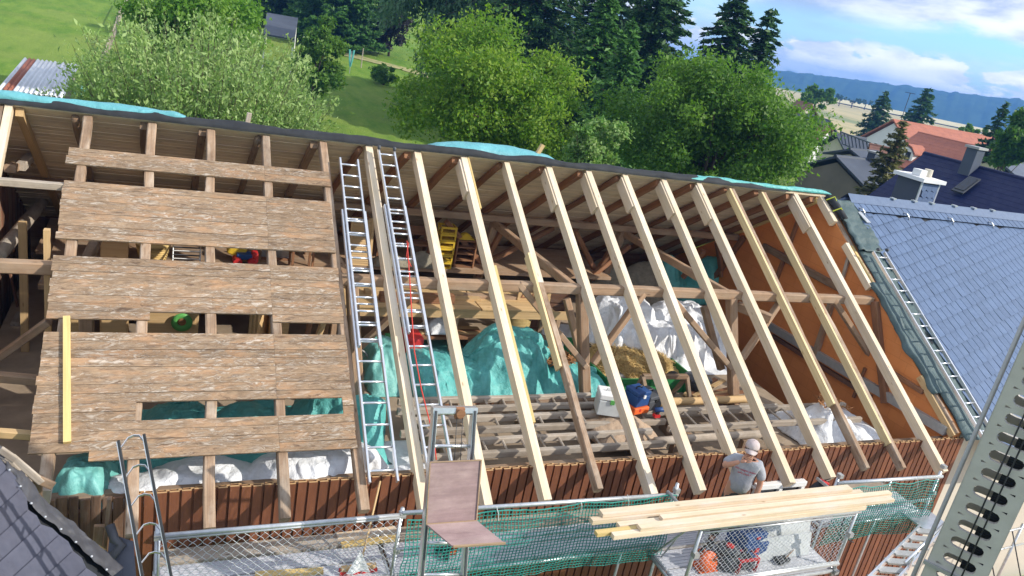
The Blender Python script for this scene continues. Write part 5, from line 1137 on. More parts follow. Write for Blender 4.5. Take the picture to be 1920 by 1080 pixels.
for x0, x1 in ((-2.95, -.40), (-.40, 3.42), (6.42, 8.72)): tube('ledger', (x0, RY, DZ-.06), (x1, RY, DZ-.06)); tube('ledger', (x0, -4.92, DZ-.06), (x1, -4.92, DZ-.06))
tube('ledger', (3.42, -4.92, DZ-.06), (6.42, -4.92, DZ-.06))
# decks: ribbed metal planks, one wooden plank at the wall
def deckplank(x0, x1, y0, y1, wood_=None, z=None):
    DZ = -3.98 if z is None else z
    if wood_: beam('deck_plank', (x0, (y0+y1)/2, DZ-.005), (x1, (y0+y1)/2, DZ-.005), abs(y1-y0)-.01, .045, M[wood_], sc); return
    b = MB(); n = 6; w_ = (y1-y0)/n
    b.box(((x0+x1)/2, (y0+y1)/2, DZ-.02), (x1-x0, y1-y0-.012, .04))
    for k in range(n): b.box(((x0+x1)/2, y0+w_*(k+.5), DZ+.003), (x1-x0-.03, w_*.55, .008))
    b.build('deck_plank', M['deck'], sc)
for x0, x1 in ((-2.92, -.43), (-.37, 3.39), (3.45, 6.39), (6.45, 8.69)):
    nseg = 2 if x1-x0 > 3 else 1
    for k in range(nseg):
        a_, e_ = x0+(x1-x0)*k/nseg, x0+(x1-x0)*(k+1)/nseg-.01
        zz_ = -4.10 if 3 < x0 < 6 else None
        deckplank(a_, e_, -5.36, -5.09, z=zz_); deckplank(a_, e_, -5.64, -5.37, z=zz_)
    deckplank(x0, x1, -5.07, -4.82, 'grey', z=zz_)
# the console bay in front of the worker
NX0, NX1, NY = 3.29, 5.98, -6.45; DC = -4.10
for x in (NX0, NX1):
    tube('standard', (x, NY, DC-.5), (x, NY, -2.97), .026); tube('transom', (x, NY, DC-.05), (x, RY, DC-.05)); tube('transom', (x, NY, -3.12), (x, RY+.0, -3.12)); tube('bracket', (x, NY, DC-.4), (x, RY, DC-1.1))
tube('guard_rail', (NX0-.02, NY-.03, -3.09), (NX1+.02, NY-.03, -3.10), .03); tube('guard_rail', (NX0, NY-.03, DC+.10), (NX1, NY-.03, DC+.10), .028); tube('ledger', (NX0, NY, DC-.05), (NX1, NY, DC-.05), .03)
deckplank(NX0+.03, NX1-.03, -6.42, -6.05, z=DC); deckplank(NX0+.03, NX1-.03, -6.04, -5.68, z=DC)
tube('brace', (NX0, NY+.1, -3.1), (NX0+.02, -5.75, DC+.05), .016); tube('brace', (NX0+.04, NY+.25, -3.2), (NX0+.1, -5.8, DC), .012)
for x in (NX0, NX1):
    for z in (-3.04, DC-.05, -3.5): MB().box((x+.01, NY-.02, z), (.075, .085, .07)).build('coupler', M['galvdull'], sc)
for x in xs:
    for z in (-3.10, -3.6): MB().box((x+.005, RY-.015, z), (.07, .08, .06)).build('coupler', M['galvdull'], sc)
def chainlink(O, ux, uz, W, H, pitch=.075, r=.0028):
    O, ux, uz = V(O), V(ux), V(uz); nrm = ux.cross(uz).normalized(); b = MB()
    for fam in (1, -1):
        k = -H if fam == 1 else 0
        end = W if fam == 1 else W+H
        while k < end:
            # line u = k + fam*v
            v0, v1 = 0., H; u = lambda v_: k+fam*v_
            if fam == 1: v0 = max(0, -k); v1 = min(H, W-k)
            else: v0 = max(0, k-W); v1 = min(H, k)
            if v1-v0 > .02:
                m = max(2, int((v1-v0)/pitch)*2+1); pts = []
                for i in range(m+1):
                    v_ = v0+(v1-v0)*i/m; zig = .004*math.sin(v_/pitch*math.pi*2)*fam; pts.append(O+ux*(u(v_)+.009*math.sin(v_/pitch*math.pi*2+k*40))+uz*v_+nrm*zig)
                b.path(pts, r, 3, False)
            k += pitch*1.12
    return b
cl = chainlink((-2.93, RY-.05, DZ+.05), (1, 0, 0), (0, 0, 1), 2.5, .80, .085); fr1 = cl.build('wire_mesh', M['galv'], sc)
for z in (DZ+.04, DZ+.86): tube('mesh_frame', (-2.93, RY-.05, z), (-.43, RY-.05, z), .012)
for x in (-2.93, -.43): tube('mesh_frame', (x, RY-.05, DZ+.04), (x, RY-.05, DZ+.86), .012)
cl = chainlink((NX0+.05, NY-.02, DC+.12), (1, 0, 0), (0, 0, 1), NX1-NX0-.1, .80, .07); cl.build('wire_mesh', M['galv'], sc)
for z in (DC+.13, DC+.93): tube('mesh_frame', (NX0+.04, NY-.02, z), (NX1-.04, NY-.02, z), .012)
# teal nets
def net(name, label, x0, x1, z0, z1, y, sag, seed, cell=.047, side=None):
    nx, nz = int((x1-x0)/cell), int((z0-z1)/cell); b = MB(); P = {}
    for i in range(nx+1):
        for j in range(nz+1):
            u, v_ = i/nx, j/nz; x = x0+(x1-x0)*u
            s_ = abs(math.sin(u*math.pi*3+seed))*sag
            z = z0-(z0-z1)*v_-s_*(1-.4*v_)-.03*math.sin(u*7+seed)*v_; yy = y-.05*math.sin(v_*math.pi)*(1+.5*mnoise.noise(V((x*2, v_*3, seed))))-.02*mnoise.noise(V((x*7, v_*9, seed)))
            P[i, j] = V((x+.01*mnoise.noise(V((x*9, v_*8, seed+3))), yy, z))
    for i in range(nx+1): b.path([P[i, j] for j in range(nz+1)], .0066, 3, False)
    for j in range(nz+1): b.path([P[i, j] for i in range(nx+1)], .005 if j else .009, 3, False)
    T = tag(b.build(name, M['netgreen']), label, 'safety net'); return T
net('safety_net', 'teal safety net hanging from the rail between the lift and the worker', -.34, 3.40, -3.12, -4.16, RY-.07, .045, .4)
net('safety_net', 'teal safety net on the scaffold bay beside the grey mast', 6.46, 8.68, -3.28, -4.28, RY-.07, .05, 1.4)
# tie strings on rails
for k, x in enumerate((.75, 1.9, 2.6, 7.3, 8.1)):
    b = MB(); z = -3.09 if x < 4 else -3.25; b.path([(x, RY-.07, z+.03), (x+.03, RY-.10, z-.06), (x+.05, RY-.10, z-.16)], .005, 4); tag(b.build('tie_string', M['white_p']), 'white string tying the teal net to the rail', 'string', 'net ties')
# planks laid on the rails of the console bay
def plank(label, p0, p1, w_, h_, m='new'): return tag(beam('new_plank', p0, p1, w_, h_, M[m]), label, 'plank', 'new planks stacked on the scaffold rails')
zp = -3.06
PL = [(1.93, 6.05, -6.50, 0, 'new', .075, .06, 'outermost new plank resting on the front rail'), (1.75, 6.55, -6.42, 0, 'newy', .075, .05, 'second new plank behind the outermost one on the rail'), (2.3, 6.6, -6.47, 1, 'new', .10, .045, 'new plank lying on top of the outer pair'), (2.1, 5.9, -6.335, 0, 'new', .08, .06, 'new plank in the middle of the stack beside the steel strip'), (1.80, 6.3, -6.20, 0, 'new', .08, .06, 'new plank third from the worker in the stack'), (1.98, 6.0, -6.115, 0, 'new', .08, .06, 'new plank second from the worker in the stack'), (1.95, 6.1, -6.15, 1, 'new', .11, .045, 'long new plank lying on the two planks beside the worker'), (2.7, 6.7, -6.345, 1, 'new', .08, .045, 'narrow new plank lying over the middle of the stack')]
for x0, x1, y, lv, m, w_, h_, lab in PL:
    z = zp+h_/2+.065*lv; plank(lab, (x0, y, z), (x1, y+.02, z), w_, h_, m)
tag(beam('steel_strip', (2.2, -6.265, zp+.01), (6.2, -6.265, zp+.01), .04, .02, M['galv']), 'grey steel strip lying between the new planks', 'steel strip')
tag(beam('grey_plank', (2.9, -6.02, zp+.0), (4.35, -6.03, zp+.0), .05, .04, M['grey']), 'short grey plank behind the stacked new planks', 'plank')
tube('transom', (4.7, NY, -3.12), (4.7, RY, -3.12))
# loose boards and broom on the left deck
for px, py, px1, py1, m, lab in ((478, 1078, 606, 1070, 'newy', 'yellow offcut board lying on the left metal deck'), (640, 1022, 745, 1008, 'newy', 'pair of pale boards lying on the wall side plank'), (632, 1005, 742, 992, 'new', 'upper pale board lying near the wall on the plank')):
    a_, e_ = atZ(px, py, DZ+.03), atZ(px1, py1, DZ+.03); tag(beam('offcut_board', a_, e_, .09, .03, M[m]), lab, 'board')
h0 = atZ(672, 1066, DZ+.05); T = thing('broom', 'red broom leaning on the front wall with its head on the deck', 'broom', (h0.x, h0.y, DZ+.01))
MB().box(h0+V((0, 0, .02)), (.42, .07, .05)).build('head', M['ply'], T, bevel=.01); MB().box(h0+V((0, 0, -.025)), (.44, .09, .05)).build('bristles', M['red'], T)
st = atY(713, 902, -4.83); beam('stick', h0+V((.02, 0, .03)), st, .026, .026, M['ply'], T, (0, 1, 0), .001, round_=True)
b = MB(); b.grid(8, 8, lambda u, w_: h0+V((-.02+(u-.5)*.28*w_, -.05-.02*math.sin(u*8)*w_-.03*w_, .30-.29*w_))); tag(b.build('white_rag', M['whitetarp'], None, True), 'white rag draped against the red broom head', 'rag')
# tools on the console deck
def ondeck(px, py, z=None):
    z = DC if z is None else z; p = atZ(px, py, z); return V((p.x, p.y, z+.012))
p = ondeck(1372, 1030); case('tool_case', 'large blue tool case behind the chain-link panel', V((p.x+.1, -5.95, DC+.012)), (.46, .38, .30), .1, 'bluep', 'bluep', 'greyp', 'red'); 
case('tool_case', 'small dark blue tool case stacked on the large blue one', V((p.x+.1, -5.93, DC+.31)), (.42, .34, .12), .15, 'bluep', 'bluep', 'greyp', 'red')
p = ondeck(1333, 1045); T = thing('vacuum_cleaner', 'black wet vacuum cleaner behind the chain-link panel', 'vacuum cleaner', V((p.x+.1, -6.1, DC+.012))); q = V((p.x+.1, -6.1, DC+.012))
MB().lathe(q, [(.16, 0), (.19, .03), (.19, .2), (.15, .27), (.05, .3)], 18).build('tank', M['dgreyp'], T, True); b = MB(); b.path([q+V((.18*math.cos(a*.5), .2*math.sin(a*.5)-.03, .05+.03*a)) for a in range(0, 12)], .02, 6); b.build('hose', M['black'], T, True); MB().lathe(q+V((0, 0, .27)), [(.05, 0), (.06, .05), (.03, .06)], 10).build('cap', M['red'], T)
p = ondeck(1385, 1062); T = thing('site_radio', 'red and black construction radio behind the chain-link panel', 'radio', V((p.x, -6.22, DC+.012))); q = V((p.x, -6.22, DC+.012))
MB().box(q+V((0, 0, .12)), (.26, .18, .15)).build('body', M['black'], T, bevel=.02)
for s in (-1, 1):
    b = MB(); b.path([q+V((s*.15, -.1, .02)), q+V((s*.16, -.1, .22)), q+V((s*.16, .1, .22)), q+V((s*.15, .1, .02)), q+V((s*.15, -.1, .02))], .018, 6); b.build('guard', M['red'], T, True)
    MB().lathe(q+V((s*.07, -.09, .11)), [(.01, 0), (.05, 0), (.045, .012)], 14, Matrix.Rotation(math.pi/2, 3, 'X')).build('speaker', M['dgreyp'], T)
b = MB(); b.bar(q+V((-.16, -.1, .22)), q+V((.16, -.1, .22)), .03, .03); b.bar(q+V((-.16, .1, .22)), q+V((.16, .1, .22)), .03, .03); b.build('guard_bar', M['red'], T)
p = ondeck(1300, 1060); T = thing('circular_saw', 'orange circular saw beside the scaffold post', 'saw', V((p.x+.12, -6.15, DC+.012))); q = V((p.x+.12, -6.15, DC+.012))
MB().lathe(q+V((0, 0, .13)), [(.02, -.02), (.15, -.02), (.15, .02), (.02, .02)], 24, Matrix.Rotation(1.2, 3, 'X')).build('blade_guard', M['orangep'], T, True); MB().tube(q+V((0, .02, .14)), q+V((.02, .2, .16)), .06, 12).build('motor', M['orangep'], T, True)
b = MB(); b.path([q+V((-.08, .12, .2)), q+V((-.05, .1, .3)), q+V((.08, .1, .3)), q+V((.1, .12, .18))], .022, 8); b.build('handle', M['black'], T, True); MB().box(q+V((0, .05, .012)), (.3, .24, .012)).build('base_plate', M['orangep'], T)
for k, (x0, x1, h_, y, lab) in enumerate(((4.85, 5.85, .66, -5.98, 'pale grey sheet leaning inside the console bay'), (4.6, 5.75, .34, -6.16, 'lower pale grey sheet leaning in front of the taller one'))):
    tag(MB().box(((x0+x1)/2, y+.06, DC+.012+h_/2), (x1-x0, .03, h_), Matrix.Rotation(-.22, 3, 'X')).build('insulation_sheet', M['galvdull'] if False else M['greyp']), lab, 'sheet')
p = ondeck(1465, 1055); T = thing('black_tray', 'black plastic tray with a stick lying on the console deck', 'tray', p+V((0, .05, 0)))
MB().box(p+V((0, .05, .03)), (.24, .2, .05), Matrix.Rotation(.2, 3, 'Z')).build('tray', M['black'], T, bevel=.01); b = MB(); b.tube(p+V((.05, .0, .06)), p+V((.38, .14, .14)), .01, 6); b.build('stick', M['old'], T)
p = ondeck(1560, 985); T = thing('black_bag', 'black bag with a red strap hung beside the net', 'bag', atY(1535, 915, -5.5)); q = atY(1537, 918, -5.55)
b = MB(); b.grid(16, 12, lambda u, w_: q+V((.17*math.cos(u*2*math.pi)*math.sin(math.pi*(.05+.9*w_))*(1+.2*mnoise.noise(V((u*4, w_*4, 2)))), .12*math.sin(u*2*math.pi)*math.sin(math.pi*(.05+.9*w_)), .16-.34*w_))); b.build('sack', M['felt'], T, True)
MB().box(q+V((-.03, -.05, .17)), (.14, .1, .05), Matrix.Rotation(.3, 3, 'Y')).build('strap', M['red'], T, bevel=.01); b = MB(); b.tube(q+V((.06, -.1, -.18)), q+V((.13, -.12, .1)), .05, 8); b.build('white_bottle', M['greyp'], T, True); tube('hanger', q+V((0, 0, .16)), (q.x, RY, -3.15), .008, 'rubber', T)
b = MB(); q = ondeck(1575, 1025)
b.path([q+V((0, .1, .5)), q+V((-.03, .08, .3)), q+V((.02, .06, .08)), q+V((.12, .05, .01)), q+V((.25, .1, .01)), q+V((.3, .02, .01))], .009, 6); tag(b.build('cable', M['black'], None, True), 'black cable dangling behind the right standard of the console bay', 'cable')
# drill and parts lying on the net bay deck
q = ondeck(835, 1050, DZ); T = thing('nail_gun', 'orange and black nail gun lying on the deck behind the net', 'nail gun', q+V((0, .1, 0)))
MB().tube(q+V((-.12, .1, .08)), q+V((.1, .1, .08)), .05, 10).build('body', M['black'], T, True); MB().box(q+V((.12, .1, .06)), (.1, .08, .12)).build('magazine', M['orangep'], T, bevel=.01); beam('grip', q+V((-.02, .1, .08)), q+V((.0, -.05, .03)), .05, .05, M['black'], T)
# access stair of the scaffold
S0, S1 = atY(1722, 990, -6.0), atY(1628, 1085, -6.9); w_ = V((.42, -.12, 0))
T = thing('access_stair', 'aluminium access stair with red tag rising to the scaffold deck', 'stair', S1)
for o_ in (V(), w_): beam('string', S1+o_-(S0-S1)*.4, S0+o_, .03, .11, M['alu'], T)
for k in range(9): p = S1.lerp(S0, -.3+k*.155); MB().box(p+w_/2, (w_.length, .12, .03), Matrix.Rotation(math.atan2(w_.y, w_.x), 3, 'Z')).build('tread', M['galvdull'], T)
for o_ in (w_*1.02,): tube('handrail', S1+o_+V((0, 0, .32)), S0+o_+V((.1, 0, .32)), .018, 'alu', T); tube('handrail_post', S0+o_, S0+o_+V((.08, 0, .32)), .016, 'alu', T); tube('handrail_post', S1.lerp(S0, .2)+o_, S1.lerp(S0, .2)+o_+V((.03, 0, .34)), .016, 'alu', T)
m_ = S1.lerp(S0, .45)+w_*1.02+V((.05, 0, .32)); d_ = (S0-S1).normalized(); MB().tube(m_-d_*.06, m_+d_*.06, .026, 8).build('red_tag', M['red'], T)
MB().box(S0+w_/2+V((.15, .2, .0)), (.6, .5, .03)).build('landing', M['alu'], T)
# ================================================================== ladder lift with plywood tray
La, Lb = atY(815, 768, -6.05), atY(888, 768, -6.05); Fa, Fb = atY(788, 1095, -6.55), atY(868, 1095, -6.55)
T = thing('ladder_lift', 'aluminium ladder lift with a mauve plywood tray on its carriage', 'lift', (Fa.x+.2, -7.5, GZ))
dn = (Fa-La).normalized(); ext = 3.2
nrmL = (Lb-La).cross(Fa-La).normalized()
if nrmL.y > 0: nrmL = -nrmL
for t0_, b0_ in ((La, Fa), (Lb, Fb)):
    b = MB(); d_ = (b0_-t0_).normalized(); b.bar(t0_, b0_+d_*ext, .05, .09, nrmL); b.build('rail', M['alu'], T, bevel=.006); b = MB(); b.bar(t0_+nrmL*.05, b0_+d_*ext+nrmL*.05, .02, .02, nrmL); b.build('track', M['dgreyp'], T)
for k in range(11):
    f = .02+k*.185; p, q = La+(Fa-La)*f, Lb+(Fb-Lb)*f; b = MB(); b.tube(p, q, .018, 8); b.build('rung', M['alu'], T, True)
b = MB(); b.bar(La+V((-.03, 0, .0)), Lb+V((.03, 0, 0)), .06, .09, nrmL); b.build('head_beam', M['alu'], T)
pm = La.lerp(Lb, .62)+nrmL*.03-V((0, 0, .03)); MB().box(pm, (.10, .05, .13)).build('pulley_block', M['brace'], T, bevel=.01); MB().lathe(pm+nrmL*.04, [(.01, -.01), (.05, -.01), (.05, .01), (.01, .01)], 16, Matrix.Rotation(math.pi/2, 3, 'X')).build('pulley', M['brace'], T)
MB().box(La.lerp(Lb, .15)+nrmL*.03, (.06, .02, .03)).build('sticker', M['yellowp'], T)
for f in (.55, .7): tube('hoist_rope', La.lerp(Lb, f)+nrmL*.03, (La+(Fa-La)*.45).lerp(Lb+(Fb-Lb)*.45, f)+nrmL*.06, .004, 'rubber', T, 5)
c = lambda px, py, y: atY(px, py, y)
tq = [c(806, 866, -6.35), c(902, 862, -6.35), c(893, 975, -6.55), c(799, 982, -6.55)]
b = MB(); b.prism(tq, -nrmL*.018); tr = b.build('tray_back', M['phenolic'], T, bevel=.003)
out = V((.18, -.36, -.02)); b = MB(); b.prism([tq[3], tq[2], tq[2]+out*1.05, tq[3]+out], (0, 0, -.018)); b.build('tray_floor', M['phenolic'], T, bevel=.003)
for a_, e_ in ((0, 1), (1, 2), (2, 3), (3, 0)):
    b = MB(); b.bar(tq[a_]+nrmL*.012, tq[e_]+nrmL*.012, .012, .006, nrmL); b.build('edge_strip', M['plyedge'], tr)
b = MB(); b.bar(tq[3]+out, tq[2]+out*1.05, .02, .02); b.build('edge_strip', M['plyedge'], tr)
for f in (.42, .62): p = La+(Fa-La)*f; q = Lb+(Fb-Lb)*f; MB().bar(p+nrmL*.08, q+nrmL*.08, .05, .05, nrmL).build('carriage', M['galvdull'], T)
# ================================================================== dark hoist rails with curved rungs (left)
A0, B0, A1, B1 = c(222, 826, -6.3), c(270, 814, -6.3), c(270, 1095, -6.75), c(324, 1095, -6.75)
T = thing('hoist_track', 'dark twin hoist rails with curved silver rungs at the left', 'hoist track', (A1.x, -8, GZ))
for p, q in ((A0, A1), (B0, B1)): d_ = (q-p).normalized(); b = MB(); b.bar(p, q+d_*3, .022, .05, (0, -1, .3)); b.build('rail', M['rubber'], T, bevel=.003); b = MB(); b.bar(p+V((-.013, -.015, 0)), q+d_*3+V((-.013, -.015, 0)), .006, .03, (0, -1, .3)); b.build('rail_edge', M['alu'], T)
for k in range(7):
    f = .06+.2*k; p, q = A0.lerp(A1, f), B0.lerp(B1, f); m_ = (p+q)/2+V((0, .10, .045)); b = MB(); pts = [p, p.lerp(m_, .55)+V((0, .035, .012)), m_, q.lerp(m_, .55)+V((0, .035, .012)), q]
    for i in range(4): b.bar(pts[i], pts[i+1], .006, .035, (0, -.6, 1))
    b.build('rung', M['alu'], T)
# ================================================================== grey perforated mast
Pm = atD(1797, 1060, 7.4); view = V((CAM.x-Pm.x, CAM.y-Pm.y, 0)).normalized(); sx_ = V((-view.y, view.x, 0)); 
if sx_.dot(rt) < 0: sx_ = -sx_
T = thing('crane_mast', 'grey steel mast with rows of oblong holes and two cables', 'mast', (Pm.x, Pm.y, GZ))
MW, cell, hw, hh, rc = .41, .158, .118, .047, .043
b = MB()
def ringpts(w_, h_, r_, n=28):
    pts = []
    for k in range(n):
        a = 2*math.pi*k/n; ca, sa = math.cos(a), math.sin(a)
        # rounded rectangle by superellipse-like clamp
        t_ = min(w_/abs(ca) if abs(ca) > 1e-6 else 9, h_/abs(sa) if abs(sa) > 1e-6 else 9); x, y = ca*t_, sa*t_
        if r_: 
            cx, cy = max(-(w_-r_), min(w_-r_, x)), max(-(h_-r_), min(h_-r_, y)); dd = math.hypot(x-cx, y-cy)
            if dd > r_ > 0: x, y = cx+(x-cx)*r_/dd, cy+(y-cy)*r_/dd
        pts.append((x, y))
    return pts
def W_(u, v_, d_): return Pm+sx_*u+V((0, 0, 1))*v_-view*d_
for dep, nm in ((0., 'front_plate'), (.24, 'rear_plate')):
    b = MB()
    for k in range(-8, 26):
        zc = .02+k*cell; o = ringpts(MW/2-.06, cell/2, 0); i_ = ringpts(hw, hh, rc); n = len(o)
        for s_, th in ((0, 0), (1, .008)): b.add([W_(x, zc+y, dep+th) for x, y in o]+[W_(x, zc+y, dep+th) for x, y in i_], [(j, (j+1) % n, n+(j+1) % n, n+j) for j in range(n)])
        b.add([W_(x, zc+y, dep) for x, y in i_]+[W_(x*.98, zc+y*.96, dep+.03) for x, y in i_], [(j, (j+1) % n, n+(j+1) % n, n+j) for j in range(n)])
    z0_, z1_ = .02-8.5*cell, .02+25.5*cell
    for s_ in (-1, 1): b.box(W_(s_*(MW/2-.03), (z0_+z1_)/2, dep+.004), (.06, .008, z1_-z0_), Matrix((sx_, -view, V((0, 0, 1)))).transposed())
    b.build(nm, M['greypaint'], T)
R3 = Matrix((sx_, -view, V((0, 0, 1)))).transposed()
b = MB(); b.box(W_(.085, (z0_+z1_)/2, .12), (.15, .01, z1_-z0_-.1), R3)
for k in range(int((z1_-z0_)/.02)): b.box(W_(.085, z0_+.06+.02*k, .112), (.15, .006, .008), R3)
b.build('inner_rack', M['rubber'], T); zl_, zh_ = GZ-Pm.z, .02+25.5*cell
for s_ in (-1, 1): MB().box(W_(s_*(MW/2-.004), (z0_+z1_)/2, .125), (.008, .25, z1_-z0_), R3).build('side_plate', M['greypaint'], T)
MB().box(W_(0, (z0_+zl_)/2, .08), (MW*.8, .14, z0_-zl_), R3).build('foot', M['greypaint'], T)
b = MB(); b.tube(W_(-MW/2-.05, zl_, .12), W_(-MW/2-.05, zh_, .12), .018, 8); b.build('guide_tube', M['galvdull'], T, True)
for u in (-.012, .052): tube('cable', W_(u, zl_+2, -.03), W_(u-.005, zh_, -.03), .006, 'black', T, 6)
MB().box(W_(.0, -.10, -.012), (MW+.04, .03, .03), R3).build('collar', M['galvdull'], T)
# ================================================================== yard below, with brick paving and tubes
t = NT('brick_paving', .9); v = t.tc(); bk = t.n('ShaderNodeTexBrick'); t.l(v, bk.inputs['Vector']); bk.inputs['Scale'].default_value = 3; bk.inputs['Color1'].default_value = (.60, .50, .42, 1); bk.inputs['Color2'].default_value = (.50, .20, .12, 1); bk.inputs['Mortar'].default_value = (.5, .45, .38, 1)
t.col(t.mix(t.mr(t.noise(v, 2.5, 5), .4, .65, 0, .6), bk.outputs['Color'], (.62, .55, .47))); M['paving'] = t.m
b = MB(); b.grid(10, 6, lambda u, w_: V((5+16*u, -13+8*w_, max(G(5+16*u, -13+8*w_), -7.3)+.12))); tag(b.build('yard', M['paving']), kind='structure')
T = thing('yard_rail', 'steel tube guard rail standing beyond the grey mast', 'rail', (11.5, -8, GZ))
q0, q1, q2 = atZ(1850, 1005, -5.2), atZ(1935, 985, -5.2), atZ(1890, 1060, -6.0)
tube('rail', q0, q1, .025, 'galv', T); tube('rail', q0+V((0, 0, -.45)), q1+V((0, 0, -.45)), .02, 'galv', T)
for f in (.3, .75): p = q0.lerp(q1, f); tube('post', (p.x, p.y, GZ), p+V((0, 0, .1)), .028, 'galv', T)
for f in (.0, .55): p = q0.lerp(q1, f); tube('brace', p, p+V((.5, -.4, -1.2)), .012, 'rubber', T)
# ================================================================== lower slate roof at the left corner
O_ = atY(0, 858, -4.95); al = R(43); NL = V((math.sin(al), 0, math.cos(al)))
def LP(px, py, o_=0.): return hit(px, py, NL, O_.dot(NL)+o_)
T = thing('lower_slate_roof', 'dark slate roof of the lower wing at the left corner', 'roof', LP(60, 1000)-V((0, 0, 3)))
q = [LP(-60, 830, -.04), LP(15, 868, -.04), LP(60, 915, -.04), LP(100, 955, -.04), LP(150, 1005, -.04), LP(200, 1055, -.04), LP(235, 1130, -.04), LP(-60, 1300, -.04)]
MB().prism(q, -NL*.1).build('deck', M['felt'], T)
E_ = [(-24, 845), (14, 880), (38, 918), (52, 957), (76, 984), (110, 1004), (136, 1034), (161, 1066), (190, 1096), (215, 1125)]
D1 = (-56, 51)
for k in range(len(E_)-1):
    (xa, ya), (xb, yb) = E_[k], E_[k+1]
    for j in range(6):
        f0, f1 = j*1.5-(.25 if j else 0), (j+1)*1.5
        h0_, h1_ = .016+.0, .004
        oa, ob = .012+.012*(k % 2), .004
        p = [LP(xa+D1[0]*f0, ya+D1[1]*f0, .022), LP((xa+xb)/2+4+D1[0]*f0, (ya+yb)/2-3+D1[1]*f0, .020) if j == 0 else LP((xa+xb)/2+D1[0]*f0, (ya+yb)/2+D1[1]*f0, .020), LP(xb+D1[0]*f0, yb+D1[1]*f0, .004), LP(xb+D1[0]*f1, yb+D1[1]*f1, .004), LP(xa+D1[0]*f1, ya+D1[1]*f1, .022)]
        MB().prism(p, NL*.007).build('slate', M['slatedark'], T)
M['lead'] = plain('lead_flashing', (.10, .10, .11), (.06, .06, .068), 4, .6, .2, .4, .5, dist=.02)
fp = [(-10, 842), (18, 862), (40, 890), (58, 925), (82, 952), (112, 975), (140, 998), (168, 1024), (200, 1052), (222, 1072)]
b = MB(); n = len(fp)
def flash(u, w_):
    t_ = u*(n-1); i = min(int(t_), n-2); f = t_-i; x = fp[i][0]+(fp[i+1][0]-fp[i][0])*f; y = fp[i][1]+(fp[i+1][1]-fp[i][1])*f
    wd_ = 13+5*mnoise.noise(V((u*17, 3, 1)))
    return LP(x+wd_*(.75-w_*1.6), y-wd_*.8*(.75-w_*1.6), .03+.035*mnoise.fractal(V((u*16, w_*2.5, 1)), 1, 2, 3)-.05*max(0, .25-w_))
b.grid((n-1)*6, 7, flash); b.build('flashing', M['lead'], T, True)
for k in range(9): p = LP(*[fp[k][c_]*.6+fp[k+1][c_]*.4+(-9 if c_ == 0 else 8) for c_ in (0, 1)], .055); MB().lathe(p, [(.012, -.004), (.014, .004), (.004, .012)], 8).build('clout_nail', M['galv'], T)
for k, (a_, e_, wd_, m) in enumerate([((10, 858), (55, 905), .07, 'grey'), ((0, 842), (30, 862), .07, 'grey'), ((22, 856), (78, 905), .07, 'grey'), ((55, 892), (100, 912), .09, 'old'), ((120, 995), (165, 1022), .06, 'grey'), ((158, 1010), (196, 1034), .05, 'newy')]):
    beam('broken_board', atY(*a_, -5.0-.1*(k > 3)), atY(*e_, -5.02-.12*(k > 3)), .03, wd_, M[m], T, (0, 0, 1), .01)
beam('broken_post', atY(70, 1000, -4.9), atY(72, 895, -4.9), .1, .1, M['rough'], T, (0, 1, 0), .02); beam('broken_post', atY(88, 940, -4.88), atY(92, 915, -4.88), .1, .08, M['grey'], T, (0, 1, 0), .02)
beam('broken_post', atY(196, 1035, -5.02), atY(205, 935, -5.0), .04, .05, M['old'], T, (0, 1, 0), .01); beam('broken_post', atY(182, 1030, -4.95), atY(187, 985, -4.95), .1, .05, M['old'], T, (0, 1, 0), .01)
# small apron of slates right of the valley
Ov = atY(215, 1000, -5.1); NV = V((-.15, -.75, .64)).normalized()
def AP(px, py, o_=0.): return hit(px, py, NV, Ov.dot(NV)+o_)
for k, q in enumerate([[(206, 1000), (250, 1015), (256, 1100), (196, 1100)], [(196, 1055), (228, 1060), (228, 1110), (180, 1110)]]): MB().prism([AP(*p, .01*k) for p in q], -NV*.02).build('apron_slate', M['slatedark'], T)
b = MB(); pts = [AP(206, 985, .03), AP(215, 1012, .05), AP(228, 1022, .05), AP(212, 1042, .04), AP(190, 1085, .03)]; b.path(pts, [.05, .05, .05, .045, .05], 8); b.build('valley_roll', M['lead'], T, True)
# ================================================================== the roofer
def skin(name, verts, edges, radii, mat, parent, Mo, root=0, sub=2):
    me = bpy.data.meshes.new(name); me.from_pydata(verts, edges, []); me.update()
    o = mobj(name, me, mat, parent, Mo); m = o.modifiers.new('skin', 'SKIN'); m.use_smooth_shade = True
    for i, r_ in enumerate(radii):
        sv = me.skin_vertices[0].data[i]; sv.radius = r_ if isinstance(r_, tuple) else (r_, r_); sv.use_root = i == root
    s_ = o.modifiers.new('sub', 'SUBSURF'); s_.levels = sub; s_.render_levels = sub
    return o
def bake(o):
    dg = bpy.context.evaluated_depsgraph_get(); dg.update(); me = bpy.data.meshes.new_from_object(o.evaluated_get(dg)); mats = list(o.data.materials)
    o.modifiers.clear(); o.data = me; me.materials.clear(); [me.materials.append(x) for x in mats]; me.polygons.foreach_set('use_smooth', [True]*len(me.polygons)); return o
M['skin'] = plain('skin', (.50, .27, .18), (.44, .22, .145), 8, .5, 0, .35, .05)
M['shirt'] = cloth('grey_tshirt', (.38, .39, .42), (.32, .33, .355), .9, 9, .1, .45); M['trousers'] = cloth('dark_work_trousers', (.075, .075, .07), (.05, .05, .048), .9, 9, .1, .5)
M['capm'] = cloth('pale_cap', (.56, .48, .46), (.46, .38, .37), .9, 12, .1, .3); M['hair'] = flat('hair', (.06, .04, .03), .9)
px, py = 4.45, -5.72; face = math.atan2(-.72, -.69)      # he faces the viewer's side
Mm = Matrix.Translation((px, py, DC+.012)) @ Matrix.Rotation(face+math.pi/2, 4, 'Z')     # local -Y is forward, local +X his left
